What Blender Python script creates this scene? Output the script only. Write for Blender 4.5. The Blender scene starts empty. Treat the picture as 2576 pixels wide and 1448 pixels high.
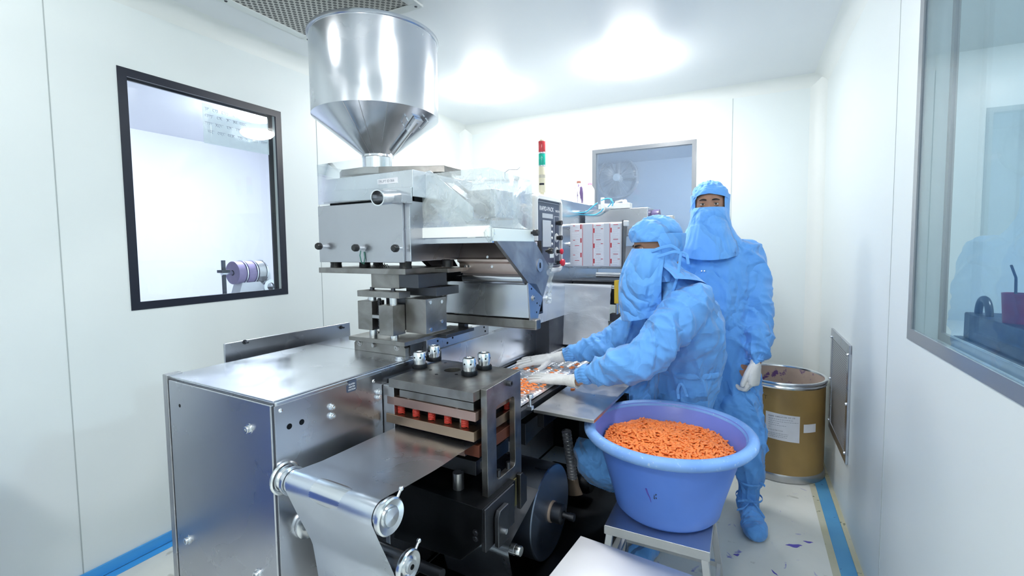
import bpy, bmesh, math, random
import numpy as np
from math import sin, cos, pi, radians, atan, sqrt, atan2
from mathutils import Vector, Matrix, noise
random.seed(7)
SC = bpy.context.scene
COL = SC.collection

# ------------------------------------------------------------------ camera
F, CX, CY, H = 1170.0, 1288.0, 695.0, 1.40
PITCH = atan(73.0 / F); YAW = atan(592.0 / F * cos(PITCH)); ROLL = radians(0.65)
R = (Matrix.Rotation(YAW, 3, 'Z') @ Matrix.Rotation(pi / 2 - PITCH, 3, 'X') @ Matrix.Rotation(-ROLL, 3, 'Z'))
cam_d = bpy.data.cameras.new('camera'); cam = bpy.data.objects.new('camera', cam_d); COL.objects.link(cam)
cam.matrix_world = Matrix.Translation((0, 0, H)) @ R.to_4x4()
cam_d.sensor_width = 36.0; cam_d.lens = F / 2576.0 * 36.0
cam_d.shift_y = (CY - 724.0) / 2576.0
cam_d.clip_start = 0.05; cam_d.clip_end = 60
SC.camera = cam

# ------------------------------------------------------------------ world, exposure
w = bpy.data.worlds.new('world'); SC.world = w; w.use_nodes = True
w.node_tree.nodes['Background'].inputs[0].default_value = (0.85, 0.93, 1.0, 1)
w.node_tree.nodes['Background'].inputs[1].default_value = 0.6
SC.view_settings.view_transform = 'Standard'; SC.view_settings.look = 'None'
SC.view_settings.gamma = 1.0; SC.view_settings.exposure = 0.70; SC.view_settings.use_curve_mapping = False
LAMPS = [50.0, 40.0, 28.0, 4.0, 82.0, 6.0]            # emission of the opal ceiling lamps; last four unseen, added to fill the light
LAMP_POS = [(-0.67, 3.0), (-1.75, 3.03), (-0.45, 1.15), (-1.9, 0.75), (-0.5, -0.7), (-1.9, -0.7)]

# ------------------------------------------------------------------ pixel <-> place
CAMV = Vector((0, 0, H))
def ray(x, y): return R @ Vector(((x - CX) / F, -(y - CY) / F, -1.0))
def pl(x, y, n, d):
    r = ray(x, y); n = Vector(n); return CAMV + r * ((d - n.dot(CAMV)) / n.dot(r))
def wZ(x, y, v): return pl(x, y, (0, 0, 1), v)
def wX(x, y, v): return pl(x, y, (1, 0, 0), v)
def wY(x, y, v): return pl(x, y, (0, 1, 0), v)
MA = -(atan(660.0 / F) - atan(592.0 / F))
MU = Vector((-sin(MA), cos(MA), 0)); MV = Vector((cos(MA), sin(MA), 0))
MO = wZ(683, 1012, 0.95); MO.z = 0
def loc(P): d = P - MO; return Vector((d.dot(MV), d.dot(MU), P.z))      # machine frame: x right, y deep, z up
def mw(x, y, z): return MO + MV * x + MU * y + Vector((0, 0, z))
def pU(x, y, u): return loc(pl(x, y, MU, u + MO.dot(MU)))
def pV(x, y, v): return loc(pl(x, y, MV, v + MO.dot(MV)))
def pZ(x, y, z): return loc(wZ(x, y, z))

# ------------------------------------------------------------------ materials
def newmat(name):
    m = bpy.data.materials.new(name); m.use_nodes = True
    nt = m.node_tree; b = nt.nodes['Principled BSDF']; return m, nt, b
def tex_noise(nt, scale, detail=4, dist=0.0, stretch=None, rough=0.5):
    tc = nt.nodes.new('ShaderNodeTexCoord'); mp = nt.nodes.new('ShaderNodeMapping')
    nt.links.new(tc.outputs['Object'], mp.inputs[0])
    if stretch: mp.inputs['Scale'].default_value = stretch
    n = nt.nodes.new('ShaderNodeTexNoise'); n.inputs['Scale'].default_value = scale
    n.inputs['Detail'].default_value = detail; n.inputs['Distortion'].default_value = dist
    n.inputs['Roughness'].default_value = rough
    nt.links.new(mp.outputs[0], n.inputs['Vector']); return n
def ramp(nt, src, stops):
    r = nt.nodes.new('ShaderNodeValToRGB'); e = r.color_ramp.elements
    while len(e) < len(stops): e.new(0.5)
    for k, (p, c) in enumerate(stops):
        e[k].position = p; e[k].color = (*c, 1) if len(c) == 3 else c
    nt.links.new(src, r.inputs[0]); return r
def maprange(nt, src, a, b, lo=0.0, hi=1.0):
    r = nt.nodes.new('ShaderNodeMapRange'); r.inputs[1].default_value = lo; r.inputs[2].default_value = hi
    r.inputs[3].default_value = a; r.inputs[4].default_value = b
    nt.links.new(src, r.inputs[0]); return r
def bump(nt, b, src, strength, dist=0.01):
    bp = nt.nodes.new('ShaderNodeBump'); bp.inputs['Strength'].default_value = strength
    bp.inputs['Distance'].default_value = dist
    nt.links.new(src, bp.inputs['Height']); nt.links.new(bp.outputs[0], b.inputs['Normal']); return bp
def metal(name, c, rough, var=0.12, scale=9.0, stretch=None, bmp=0.0, dark=None, met=1.0):
    m, nt, b = newmat(name)
    b.inputs['Metallic'].default_value = met
    n = tex_noise(nt, scale, 6, 0.6, stretch)
    r = maprange(nt, n.outputs['Fac'], max(0.03, rough - var), rough + var, 0.3, 0.7)
    nt.links.new(r.outputs[0], b.inputs['Roughness'])
    d = dark or tuple(x * 0.92 for x in c)
    n2 = tex_noise(nt, scale * 0.6, 5, 0.8)
    cr = ramp(nt, n2.outputs['Fac'], [(0.35, d), (0.62, c)])
    nt.links.new(cr.outputs[0], b.inputs['Base Color'])
    if bmp: bump(nt, b, n.outputs['Fac'], bmp, 0.004)
    return m
def plain(name, c, rough=0.5, met=0.0, spec=0.5, coat=0.0, var=0.0, scale=20, bmp=0.0, trans=0.0, alpha=1.0, sub=0.0):
    m, nt, b = newmat(name)
    b.inputs['Base Color'].default_value = (*c, 1); b.inputs['Roughness'].default_value = rough
    b.inputs['Metallic'].default_value = met; b.inputs['Specular IOR Level'].default_value = spec
    b.inputs['Coat Weight'].default_value = coat; b.inputs['Coat Roughness'].default_value = 0.08
    if var:
        n = tex_noise(nt, scale, 5, 0.3)
        cr = ramp(nt, n.outputs['Fac'], [(0.3, tuple(max(0, x * (1 - var)) for x in c)), (0.7, tuple(min(1, x * (1 + var * .4)) for x in c))])
        nt.links.new(cr.outputs[0], b.inputs['Base Color'])
    if bmp:
        n = tex_noise(nt, scale * 2, 4); bump(nt, b, n.outputs['Fac'], bmp, 0.004)
    return m
def stained(name, base, stain, thr, scale, rough=0.5, base2=None, stain2=None, scale2=5.0, spec=0.5, coat=0.0, stretch=None):
    m, nt, b = newmat(name)
    n = tex_noise(nt, scale, 7, 0.4, stretch, 0.6)
    n0 = tex_noise(nt, scale2, 4, 0.2)
    c0 = ramp(nt, n0.outputs['Fac'], [(0.35, base2 or base), (0.65, base)])
    r = ramp(nt, n.outputs['Fac'], [(thr, (0, 0, 0)), (thr + 0.05, (1, 1, 1))])
    mx = nt.nodes.new('ShaderNodeMixRGB'); nt.links.new(r.outputs[0], mx.inputs[0])
    nt.links.new(c0.outputs[0], mx.inputs[1]); mx.inputs[2].default_value = (*stain, 1)
    nt.links.new(mx.outputs[0], b.inputs['Base Color'])
    b.inputs['Roughness'].default_value = rough; b.inputs['Specular IOR Level'].default_value = spec
    b.inputs['Coat Weight'].default_value = coat; b.inputs['Coat Roughness'].default_value = 0.1
    return m
def emis(name, c, s):
    m, nt, b = newmat(name); b.inputs['Base Color'].default_value = (*c, 1)
    b.inputs['Emission Color'].default_value = (*c, 1); b.inputs['Emission Strength'].default_value = s; return m
def glassy(name, tint, refl_rough=0.02, ior=1.45, haze=0.0, haze_col=(1, 1, 1), bmp=0.0, hv=(0.35, 1.8)):
    """thin sheet: transparent + fresnel gloss + a little milky haze"""
    m = bpy.data.materials.new(name); m.use_nodes = True; nt = m.node_tree; nt.nodes.clear()
    out = nt.nodes.new('ShaderNodeOutputMaterial')
    tr = nt.nodes.new('ShaderNodeBsdfTransparent'); tr.inputs[0].default_value = (*tint, 1)
    gl = nt.nodes.new('ShaderNodeBsdfGlossy'); gl.inputs['Roughness'].default_value = refl_rough
    fr = nt.nodes.new('ShaderNodeFresnel'); fr.inputs['IOR'].default_value = ior
    geo = nt.nodes.new('ShaderNodeNewGeometry'); inv = nt.nodes.new('ShaderNodeMath'); inv.operation = 'SUBTRACT'; inv.inputs[0].default_value = 1.0
    nt.links.new(geo.outputs['Backfacing'], inv.inputs[1]); mu = nt.nodes.new('ShaderNodeMath'); mu.operation = 'MULTIPLY'
    nt.links.new(fr.outputs[0], mu.inputs[0]); nt.links.new(inv.outputs[0], mu.inputs[1])      # only the outer face of a sheet mirrors
    mx = nt.nodes.new('ShaderNodeMixShader'); nt.links.new(mu.outputs[0], mx.inputs[0])
    src = tr
    if haze:
        df = nt.nodes.new('ShaderNodeBsdfDiffuse'); df.inputs[0].default_value = (*haze_col, 1)
        m2 = nt.nodes.new('ShaderNodeMixShader')
        n = tex_noise(nt, 14, 5, 1.5)
        mr = maprange(nt, n.outputs['Fac'], haze * hv[0], haze * hv[1], 0.3, 0.75)
        nt.links.new(mr.outputs[0], m2.inputs[0]); nt.links.new(tr.outputs[0], m2.inputs[1]); nt.links.new(df.outputs[0], m2.inputs[2]); src = m2
    if bmp:
        n = tex_noise(nt, 9, 4, 2.5); bp = nt.nodes.new('ShaderNodeBump'); bp.inputs['Strength'].default_value = bmp
        bp.inputs['Distance'].default_value = 0.02
        nt.links.new(n.outputs['Fac'], bp.inputs['Height']); nt.links.new(bp.outputs[0], gl.inputs['Normal']); nt.links.new(bp.outputs[0], fr.inputs['Normal'])
    nt.links.new(src.outputs[0], mx.inputs[1]); nt.links.new(gl.outputs[0], mx.inputs[2]); nt.links.new(mx.outputs[0], out.inputs[0])
    return m

M = {}
M['steel'] = metal('brushed_steel', (0.72, 0.75, 0.80), 0.24, 0.08, 3.0, None, 0.03)
M['steel_side'] = metal('satin_steel', (0.53, 0.545, 0.59), 0.28, 0.05, 2.5, None, 0.0)
M['polish'] = metal('polished_steel', (0.68, 0.71, 0.76), 0.22, 0.08, 5.0, None, 0.05)
M['chrome'] = metal('bright_chrome', (0.82, 0.85, 0.88), 0.22, 0.05, 20.0)
M['machined'] = metal('grey_machined_steel', (0.36, 0.35, 0.34), 0.38, 0.10, 14.0, None, 0.03, (0.24, 0.23, 0.22))
M['machined_lt'] = metal('light_machined_steel', (0.52, 0.52, 0.53), 0.34, 0.08, 14.0)
M['dark_steel'] = metal('dark_steel', (0.10, 0.105, 0.12), 0.42, 0.12, 8.0)
M['black_iron'] = metal('blackened_iron', (0.022, 0.024, 0.028), 0.5, 0.12, 8.0)
M['copper'] = metal('copper_tinted_plate', (0.50, 0.34, 0.29), 0.36, 0.08, 9.0)
M['bronze'] = metal('bronze_plate', (0.42, 0.30, 0.21), 0.36, 0.08, 9.0)
M['brass'] = metal('brass_plate', (0.42, 0.36, 0.16), 0.35, 0.05, 7.0)
M['brush_roller'] = metal('coppery_brush_housing', (0.80, 0.66, 0.60), 0.42, 0.10, 7.0)
M['film'] = metal('forming_film', (0.66, 0.71, 0.80), 0.30, 0.06, 4.0, None, 0.06)
M['track_film'] = metal('blister_film', (0.84, 0.86, 0.90), 0.36, 0.08, 10.0, None, 0.1)
M['foil'] = metal('crinkled_foil', (0.86, 0.87, 0.90), 0.38, 0.05, 7.0, (1, 1, 2.0), 0.8, (0.80, 0.81, 0.84), 0.65)
M['spring'] = plain('red_spring_enamel', (0.50, 0.045, 0.03), 0.45)
M['rubber'] = plain('black_rubber', (0.012, 0.012, 0.014), 0.45)
M['plastic_blk'] = plain('black_plastic', (0.015, 0.016, 0.018), 0.3)
M['cream'] = plain('cream_plastic', (0.78, 0.78, 0.76), 0.35)
M['yellowed'] = plain('yellowed_plastic', (0.80, 0.74, 0.55), 0.35)
M['panel_blue'] = plain('slate_blue_panel', (0.055, 0.075, 0.12), 0.4)
M['screen'] = plain('grey_screen', (0.50, 0.53, 0.56), 0.2)
M['white_ink'] = plain('white_print', (0.85, 0.87, 0.9), 0.5)
M['grey_ink'] = plain('grey_print', (0.25, 0.27, 0.33), 0.6)
M['black_ink'] = plain('black_print', (0.02, 0.02, 0.03), 0.6)
M['red_ink'] = plain('red_print', (0.55, 0.03, 0.05), 0.5)
M['paper'] = plain('white_paper', (0.82, 0.83, 0.88), 0.7, var=0.08, scale=9)
M['clearpaper'] = glassy('film_sheet', (0.95, 0.97, 0.98), 0.4, 1.05, 0.40, (0.86, 0.94, 0.95), 0, (.95, 1.05))
M['red_btn'] = plain('red_button', (0.75, 0.03, 0.06), 0.25)
M['yellow'] = plain('yellow_tape', (0.85, 0.55, 0.05), 0.45, bmp=0.2)
M['lens_red'] = plain('red_lens', (0.62, 0.06, 0.07), 0.15)
M['lens_green'] = plain('green_lens', (0.02, 0.48, 0.36), 0.15)
M['lamp_rim'] = plain('white_lamp_rim', (0.85, 0.87, 0.88), 0.4)
M['acrylic'] = glassy('clear_acrylic', (0.95, 0.975, 0.985), 0.08, 1.22, 0.24, (0.95, 1.0, 1.0), 0.2, (0.7, 1.4))
M['acrylic_clean'] = glassy('clear_acrylic_sheet', (0.97, 0.985, 0.995), 0.05, 1.18, 0.12, (0.9, 0.97, 1.0), 0, (0.9, 1.1))
M['milky'] = plain('milky_plastic_strip', (0.80, 0.85, 0.82), 0.3)
M['white_strip'] = plain('white_plastic_strip', (0.92, 0.94, 0.92), 0.35)
M['glass'] = glassy('window_glass', (0.93, 0.96, 0.97), 0.0, 1.5)
M['glass_r'] = glassy('blue_window_glass', (0.80, 0.88, 0.92), 0.0, 1.75)
M['glass_b'] = glassy('grey_window_glass', (0.88, 0.93, 0.97), 0.0, 1.35, 0.12, (0.62, 0.70, 0.82), 0, (0.95, 1.05))
M['gasket'] = plain('black_window_gasket', (0.012, 0.016, 0.03), 0.35)
M['gasket_grey'] = plain('grey_window_gasket', (0.20, 0.22, 0.25), 0.25, coat=0.6)
M['blue_cloth'] = None
M['skin'] = plain('brown_skin', (0.40, 0.22, 0.15), 0.5, var=0.15, scale=30)
M['brow'] = plain('dark_hair', (0.02, 0.014, 0.012), 0.7)
M['eye_white'] = plain('eye_white', (0.75, 0.74, 0.72), 0.2)
M['iris'] = plain('dark_iris', (0.02, 0.012, 0.01), 0.1)
M['glove'] = plain('white_latex_glove', (0.76, 0.76, 0.76), 0.42, bmp=0.25, scale=45)
M['tablet'] = plain('orange_tablet', (1.0, 0.27, 0.065), 0.36, var=0.12, scale=60)
M['tub_in'] = None
M['floor_tape'] = stained('blue_floor_tape', (0.07, 0.28, 0.55), (0.02, 0.04, 0.20), 0.66, 30, 0.4, (0.10, 0.34, 0.58))
M['skirt_blue'] = plain('blue_tape_strip', (0.06, 0.36, 0.80), 0.35)
M['grime'] = stained('yellowed_sealant', (0.42, 0.42, 0.30), (0.12, 0.14, 0.10), 0.62, 14, 0.7, (0.52, 0.52, 0.42))

def cloth_mat(name, c):
    m, nt, b = newmat(name)
    b.inputs['Base Color'].default_value = (*c, 1); b.inputs['Roughness'].default_value = 0.62
    b.inputs['Sheen Weight'].default_value = 0.25; b.inputs['Specular IOR Level'].default_value = 0.3
    n = tex_noise(nt, 5.5, 3, 0.5, (1, 1, 0.75), 0.42)
    # creases: ridged noise
    mth = nt.nodes.new('ShaderNodeMath'); mth.operation = 'SUBTRACT'; mth.inputs[1].default_value = 0.5
    ab = nt.nodes.new('ShaderNodeMath'); ab.operation = 'ABSOLUTE'
    nt.links.new(n.outputs['Fac'], mth.inputs[0]); nt.links.new(mth.outputs[0], ab.inputs[0])
    mr = maprange(nt, ab.outputs[0], 0.0, 1.0, 0.0, 0.10)
    bump(nt, b, mr.outputs[0], 0.7, 0.018)
    return m
M['blue_cloth'] = cloth_mat('light_blue_gown_cloth', (0.145, 0.42, 0.92))
M['blue_cloth2'] = cloth_mat('blue_gown_cloth', (0.125, 0.38, 0.86))

def wall_mat(name, c, rough=0.3, coat=0.35, dirt=None):
    m, nt, b = newmat(name)
    b.inputs['Roughness'].default_value = 0.45
    b.inputs['Coat Weight'].default_value = coat; b.inputs['Coat Roughness'].default_value = rough
    n = tex_noise(nt, 0.8, 3)
    cr = ramp(nt, n.outputs['Fac'], [(0.3, tuple(x * 0.96 for x in c)), (0.7, c)])
    last = cr.outputs[0]
    if dirt:   # purple dust specks low on the wall
        tc = nt.nodes.new('ShaderNodeTexCoord'); sp = nt.nodes.new('ShaderNodeSeparateXYZ'); nt.links.new(tc.outputs['Object'], sp.inputs[0])
        n1 = tex_noise(nt, 22, 8, 0.4, None, 0.7)
        g = nt.nodes.new('ShaderNodeMapRange'); g.inputs[1].default_value = 0.95; g.inputs[2].default_value = 0.3; g.inputs[3].default_value = 0; g.inputs[4].default_value = 0.16
        nt.links.new(sp.outputs['Z'], g.inputs[0])
        ad = nt.nodes.new('ShaderNodeMath'); ad.operation = 'ADD'; nt.links.new(n1.outputs['Fac'], ad.inputs[0]); nt.links.new(g.outputs[0], ad.inputs[1])
        r = ramp(nt, ad.outputs[0], [(0.735, (0, 0, 0)), (0.82, (0.5, 0.5, 0.5))])
        mx = nt.nodes.new('ShaderNodeMixRGB'); nt.links.new(r.outputs[0], mx.inputs[0]); nt.links.new(last, mx.inputs[1]); mx.inputs[2].default_value = (*dirt, 1)
        last = mx.outputs[0]
    nt.links.new(last, b.inputs['Base Color'])
    return m
WALL = (0.77, 0.835, 0.845)
M['wall'] = wall_mat('white_panel_wall', WALL)
M['wall_back'] = wall_mat('white_panel_wall_speckled', WALL, 0.25, 0.35, (0.25, 0.2, 0.5))
M['wall_far'] = wall_mat('lilac_white_wall', (0.82, 0.82, 0.90), 0.3, 0.1)
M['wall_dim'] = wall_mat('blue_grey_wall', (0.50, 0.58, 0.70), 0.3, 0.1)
M['ceil'] = wall_mat('white_ceiling_panel', (0.80, 0.84, 0.865), 0.22, 0.4)
M['cove'] = plain('off_white_cove', (0.76, 0.80, 0.79), 0.45)
M['seam'] = plain('panel_joint_line', (0.42, 0.47, 0.48), 0.6)
def floor_mat():
    m, nt, b = newmat('stained_pale_floor')
    n0 = tex_noise(nt, 3, 5, 0.5); c0 = ramp(nt, n0.outputs['Fac'], [(0.3, (0.62, 0.65, 0.62)), (0.7, (0.74, 0.76, 0.73))])
    n1 = tex_noise(nt, 14, 6, 0.8); r1 = ramp(nt, n1.outputs['Fac'], [(0.66, (0, 0, 0)), (0.72, (1, 1, 1))])
    n2 = tex_noise(nt, 9, 5, 0.3); r2 = ramp(nt, n2.outputs['Fac'], [(0.66, (0, 0, 0)), (0.70, (0.6, 0.6, 0.6))])
    a = nt.nodes.new('ShaderNodeMixRGB'); nt.links.new(r2.outputs[0], a.inputs[0]); nt.links.new(c0.outputs[0], a.inputs[1]); a.inputs[2].default_value = (0.33, 0.34, 0.30, 1)
    c = nt.nodes.new('ShaderNodeMixRGB'); nt.links.new(r1.outputs[0], c.inputs[0]); nt.links.new(a.outputs[0], c.inputs[1]); c.inputs[2].default_value = (0.24, 0.24, 0.55, 1)
    nt.links.new(c.outputs[0], b.inputs['Base Color']); b.inputs['Roughness'].default_value = 0.42
    return m
M['floor'] = floor_mat()
M['ink_purple'] = plain('purple_dye_spot', (0.10, 0.08, 0.45), 0.5)
M['tub'] = stained('blue_tub_plastic', (0.105, 0.24, 0.74), (0.07, 0.13, 0.42), 0.70, 26, 0.38, (0.09, 0.21, 0.68), scale2=4, stretch=(1, 1, 0.5))
M['tub_rim'] = stained('worn_tub_rim', (0.24, 0.44, 0.82), (0.42, 0.58, 0.84), 0.62, 70, 0.5, (0.18, 0.36, 0.80), scale2=6)
M['drum'] = stained('brown_fibre_drum', (0.36, 0.23, 0.075), (0.50, 0.40, 0.25), 0.72, 9, 0.5, (0.29, 0.18, 0.06), scale2=5, coat=0.15)
M['drum_in'] = stained('pale_drum_inside', (0.52, 0.42, 0.36), (0.13, 0.07, 0.22), 0.58, 16, 0.7, (0.40, 0.32, 0.27))
M['grille'] = None

# ------------------------------------------------------------------ mesh building
class MB:
    def __init__(s): s.v = []; s.f = []; s.sm = []
    def add(s, vs, fs, smooth=False):
        o = len(s.v); s.v += [tuple(v) for v in vs]
        for f in fs: s.f.append([i + o for i in f]); s.sm.append(smooth)
        return s
    def box(s, x0, x1, y0, y1, z0, z1):
        if x0 > x1: x0, x1 = x1, x0
        if y0 > y1: y0, y1 = y1, y0
        if z0 > z1: z0, z1 = z1, z0
        vs = [(x, y, z) for z in (z0, z1) for y in (y0, y1) for x in (x0, x1)]
        return s.add(vs, [(0, 2, 3, 1), (4, 5, 7, 6), (0, 1, 5, 4), (1, 3, 7, 5), (3, 2, 6, 7), (2, 0, 4, 6)])
    def hexa(s, a, b):      # bottom quad a (4 pts, CCW from above), top quad b
        return s.add(list(a) + list(b), [(3, 2, 1, 0), (4, 5, 6, 7), (0, 1, 5, 4), (1, 2, 6, 5), (2, 3, 7, 6), (3, 0, 4, 7)])
    def cyl(s, p0, p1, r, n=24, r1=None, cap=True):
        p0 = Vector(p0); p1 = Vector(p1); r1 = r if r1 is None else r1
        d = (p1 - p0).normalized(); a = d.orthogonal().normalized(); b = d.cross(a)
        vs = [p0 + (a * cos(t) + b * sin(t)) * r for t in [2 * pi * i / n for i in range(n)]]
        vs += [p1 + (a * cos(t) + b * sin(t)) * r1 for t in [2 * pi * i / n for i in range(n)]]
        s.add(vs, [(i, (i + 1) % n, n + (i + 1) % n, n + i) for i in range(n)], True)
        if cap: s.add(vs[:n], [tuple(range(n))[::-1]]); s.add(vs[n:], [tuple(range(n))])
        return s
    def tubep(s, pts, r, n=8, cap=True):
        pts = [Vector(p) for p in pts]; k = len(pts); rs = r if isinstance(r, (list, tuple)) else [r] * k
        prev = None; rings = []
        for i, p in enumerate(pts):
            d = (pts[min(i + 1, k - 1)] - pts[max(i - 1, 0)]).normalized()
            a = d.orthogonal().normalized() if prev is None else (prev - d * prev.dot(d)).normalized()
            prev = a; b = d.cross(a)
            rings.append([p + (a * cos(2 * pi * j / n) + b * sin(2 * pi * j / n)) * rs[i] for j in range(n)])
        vs = [v for rr in rings for v in rr]
        fs = [(i * n + j, i * n + (j + 1) % n, (i + 1) * n + (j + 1) % n, (i + 1) * n + j) for i in range(k - 1) for j in range(n)]
        s.add(vs, fs, True)
        if cap: s.add(rings[0], [tuple(range(n))[::-1]]); s.add(rings[-1], [tuple(range(n))])
        return s
    def rings(s, rs, cap=True, smooth=True, closed=True):
        n = len(rs[0]); k = len(rs); vs = [v for r in rs for v in r]
        m = n if closed else n - 1
        s.add(vs, [(i * n + j, i * n + (j + 1) % n, (i + 1) * n + (j + 1) % n, (i + 1) * n + j) for i in range(k - 1) for j in range(m)], smooth)
        if cap and closed: s.add(rs[0], [tuple(range(n))[::-1]], smooth); s.add(rs[-1], [tuple(range(n))], smooth)
        return s
    def lathe(s, prof, c=(0, 0, 0), axis='Z', n=48, squash=(1, 1)):
        rs = []
        for (r, h) in prof:
            rr = []
            for j in range(n):
                t = 2 * pi * j / n; a, b = r * cos(t) * squash[0], r * sin(t) * squash[1]
                p = {'Z': (a, b, h), 'X': (h, a, b), 'Y': (b, h, a)}[axis]
                rr.append((p[0] + c[0], p[1] + c[1], p[2] + c[2]))
            rs.append(rr)
        return s.rings(rs, cap=False)
    def prism(s, poly, ext):     # poly: list of 3D points (planar), ext: vector
        e = Vector(ext); n = len(poly); vs = [Vector(p) for p in poly] + [Vector(p) + e for p in poly]
        return s.add(vs, [tuple(range(n))[::-1], tuple(range(n, 2 * n))] + [(i, (i + 1) % n, n + (i + 1) % n, n + i) for i in range(n)])
    def sphere(s, c, r, n=16, m=10, sq=(1, 1, 1)):
        rs = [[(c[0] + r * sq[0] * sin(pi * i / m) * cos(2 * pi * j / n), c[1] + r * sq[1] * sin(pi * i / m) * sin(2 * pi * j / n), c[2] + r * sq[2] * cos(pi * i / m)) for j in range(n)] for i in range(1, m)]
        o = len(s.v); s.rings(rs, cap=True); return s
    def build(s, name, mat, parent=None, bev=0.0, seg=2, recalc=True, sub=0):
        me = bpy.data.meshes.new(name); me.from_pydata(s.v, [], s.f)
        me.polygons.foreach_set('use_smooth', s.sm); me.materials.append(mat)
        if recalc:
            bm = bmesh.new(); bm.from_mesh(me); bmesh.ops.remove_doubles(bm, verts=bm.verts, dist=1e-5)
            bmesh.ops.recalc_face_normals(bm, faces=bm.faces); bm.to_mesh(me); bm.free()
        me.update()
        try: me.set_sharp_from_angle(angle=radians(42))
        except Exception: pass
        o = bpy.data.objects.new(name, me); COL.objects.link(o)
        if parent is not None: o.parent = parent
        if bev:
            md = o.modifiers.new('bevel', 'BEVEL'); md.width = bev; md.segments = seg; md.limit_method = 'ANGLE'; md.angle_limit = radians(40); md.harden_normals = True
        if sub:
            md = o.modifiers.new('sub', 'SUBSURF'); md.levels = sub; md.render_levels = sub
        return o
def empty(name, location, rz=0.0):
    o = bpy.data.objects.new(name, None); COL.objects.link(o); o.location = location; o.rotation_euler = (0, 0, rz)
    o.empty_display_size = 0.05; return o
def tag(o, label, cat, group=None, kind=None):
    if label: o['label'] = label
    if cat: o['category'] = cat
    if group: o['group'] = group
    if kind: o['kind'] = kind
    return o
def struct(o, label=None):
    o['kind'] = 'structure'
    if label: o['label'] = label
    return o
def text(name, body, size, mat, parent, mtx, align='LEFT', extrude=0.0002, sx=1.0):
    cu = bpy.data.curves.new(name, 'FONT'); cu.body = body; cu.size = size; cu.align_x = align; cu.extrude = extrude
    cu.resolution_u = 2
    t = bpy.data.objects.new(name, cu); COL.objects.link(t)
    dg = bpy.context.evaluated_depsgraph_get(); me = bpy.data.meshes.new_from_object(t.evaluated_get(dg))
    bpy.data.objects.remove(t); me.materials.clear(); me.materials.append(mat)
    me.transform(Matrix.Scale(sx, 4, (1, 0, 0))); me.transform(mtx)
    o = bpy.data.objects.new(name, me); COL.objects.link(o)
    if parent is not None: o.parent = parent
    return o
def frame_mtx(origin, xdir, ydir):
    x = Vector(xdir).normalized(); y = Vector(ydir).normalized(); z = x.cross(y)
    m = Matrix((x, y, z)).transposed().to_4x4(); m.translation = Vector(origin); return m
# ================================================================== ROOM
XL, XR, YB, YF, ZC, TH = -2.47, 0.465, 3.9, -1.6, 2.56, 0.08
def wall_with_hole(name, axis, face, out, a0, a1, hole, mat):
    """axis 'X': plane x=face spanning y a0..a1; 'Y': plane y=face spanning x a0..a1. out = +-1 thickness direction"""
    m = MB(); t0, t1 = face, face + out * TH
    def b(p0, p1, z0, z1):
        if p1 - p0 < 1e-4 or z1 - z0 < 1e-4: return
        if axis == 'X': m.box(t0, t1, p0, p1, z0, z1)
        else: m.box(p0, p1, t0, t1, z0, z1)
    if hole:
        h0, h1, z0, z1 = hole
        b(a0, h0, 0, ZC); b(h1, a1, 0, ZC); b(h0, h1, 0, z0); b(h0, h1, z1, ZC)
    else: b(a0, a1, 0, ZC)
    return struct(m.build(name, mat))
WL = (1.085, 1.887, 1.135, 2.212)
a = wX(2320, 0, XR); bq = wX(2283, 850, XR)
WR = (0.35, (a.y + bq.y) / 2, bq.z, 2.21)
WB = (wY(1490, 500, YB).x, wY(1752, 400, YB).x, 1.13, wY(1620, 364, YB).z)
wall_with_hole('wall_left', 'X', XL, -1, YF, YB, WL, M['wall'])
wall_with_hole('wall_right', 'X', XR, 1, YF, YB, WR, M['wall'])
wall_with_hole('wall_back', 'Y', YB, 1, XL - TH, XR + TH, WB, M['wall_back'])
wall_with_hole('wall_front', 'Y', YF, -1, XL - TH, XR + TH, None, M['wall'])
struct(MB().box(-6.0, 3.2, YF - 0.4, 7.0, -0.1, 0.0).build('floor', M['floor']))
struct(MB().box(XL - TH, XR + TH, YF - TH, YB + TH, ZC, ZC + 0.1).build('ceiling', M['ceil']))
# coves: concave strips between wall and ceiling and in the two back corners
def cove(name, p0, p1, a, b, r=0.075, n=6):
    """p0->p1 the corner line, a and b unit vectors pointing away from it along the two surfaces"""
    a = Vector(a); b = Vector(b); rs = []
    for p in (Vector(p0), Vector(p1)):
        rr = [p + a * 0.0005 + b * 0.0005 - (a + b) * 0.002]
        rr = [p - (a + b) * 0.004]
        for k in range(n + 1):
            t = pi / 2 * k / n
            rr.append(p + a * r * (1 - sin(t)) + b * r * (1 - cos(t)))
        rs.append(rr)
    o = MB().rings(rs, cap=True, smooth=True).build(name, M['cove']); return struct(o)
cove('trim_1', (XL, YF, ZC), (XL, YB, ZC), (1, 0, 0), (0, 0, -1))
cove('trim_2', (XR, YF, ZC), (XR, YB, ZC), (-1, 0, 0), (0, 0, -1))
cove('trim_3', (XL, YB, ZC), (XR, YB, ZC), (0, -1, 0), (0, 0, -1))
cove('trim_4', (XL, YB, 0), (XL, YB, ZC), (1, 0, 0), (0, -1, 0), 0.09)
cove('trim_5', (XR, YB, 0), (XR, YB, ZC), (-1, 0, 0), (0, -1, 0), 0.09)
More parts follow.
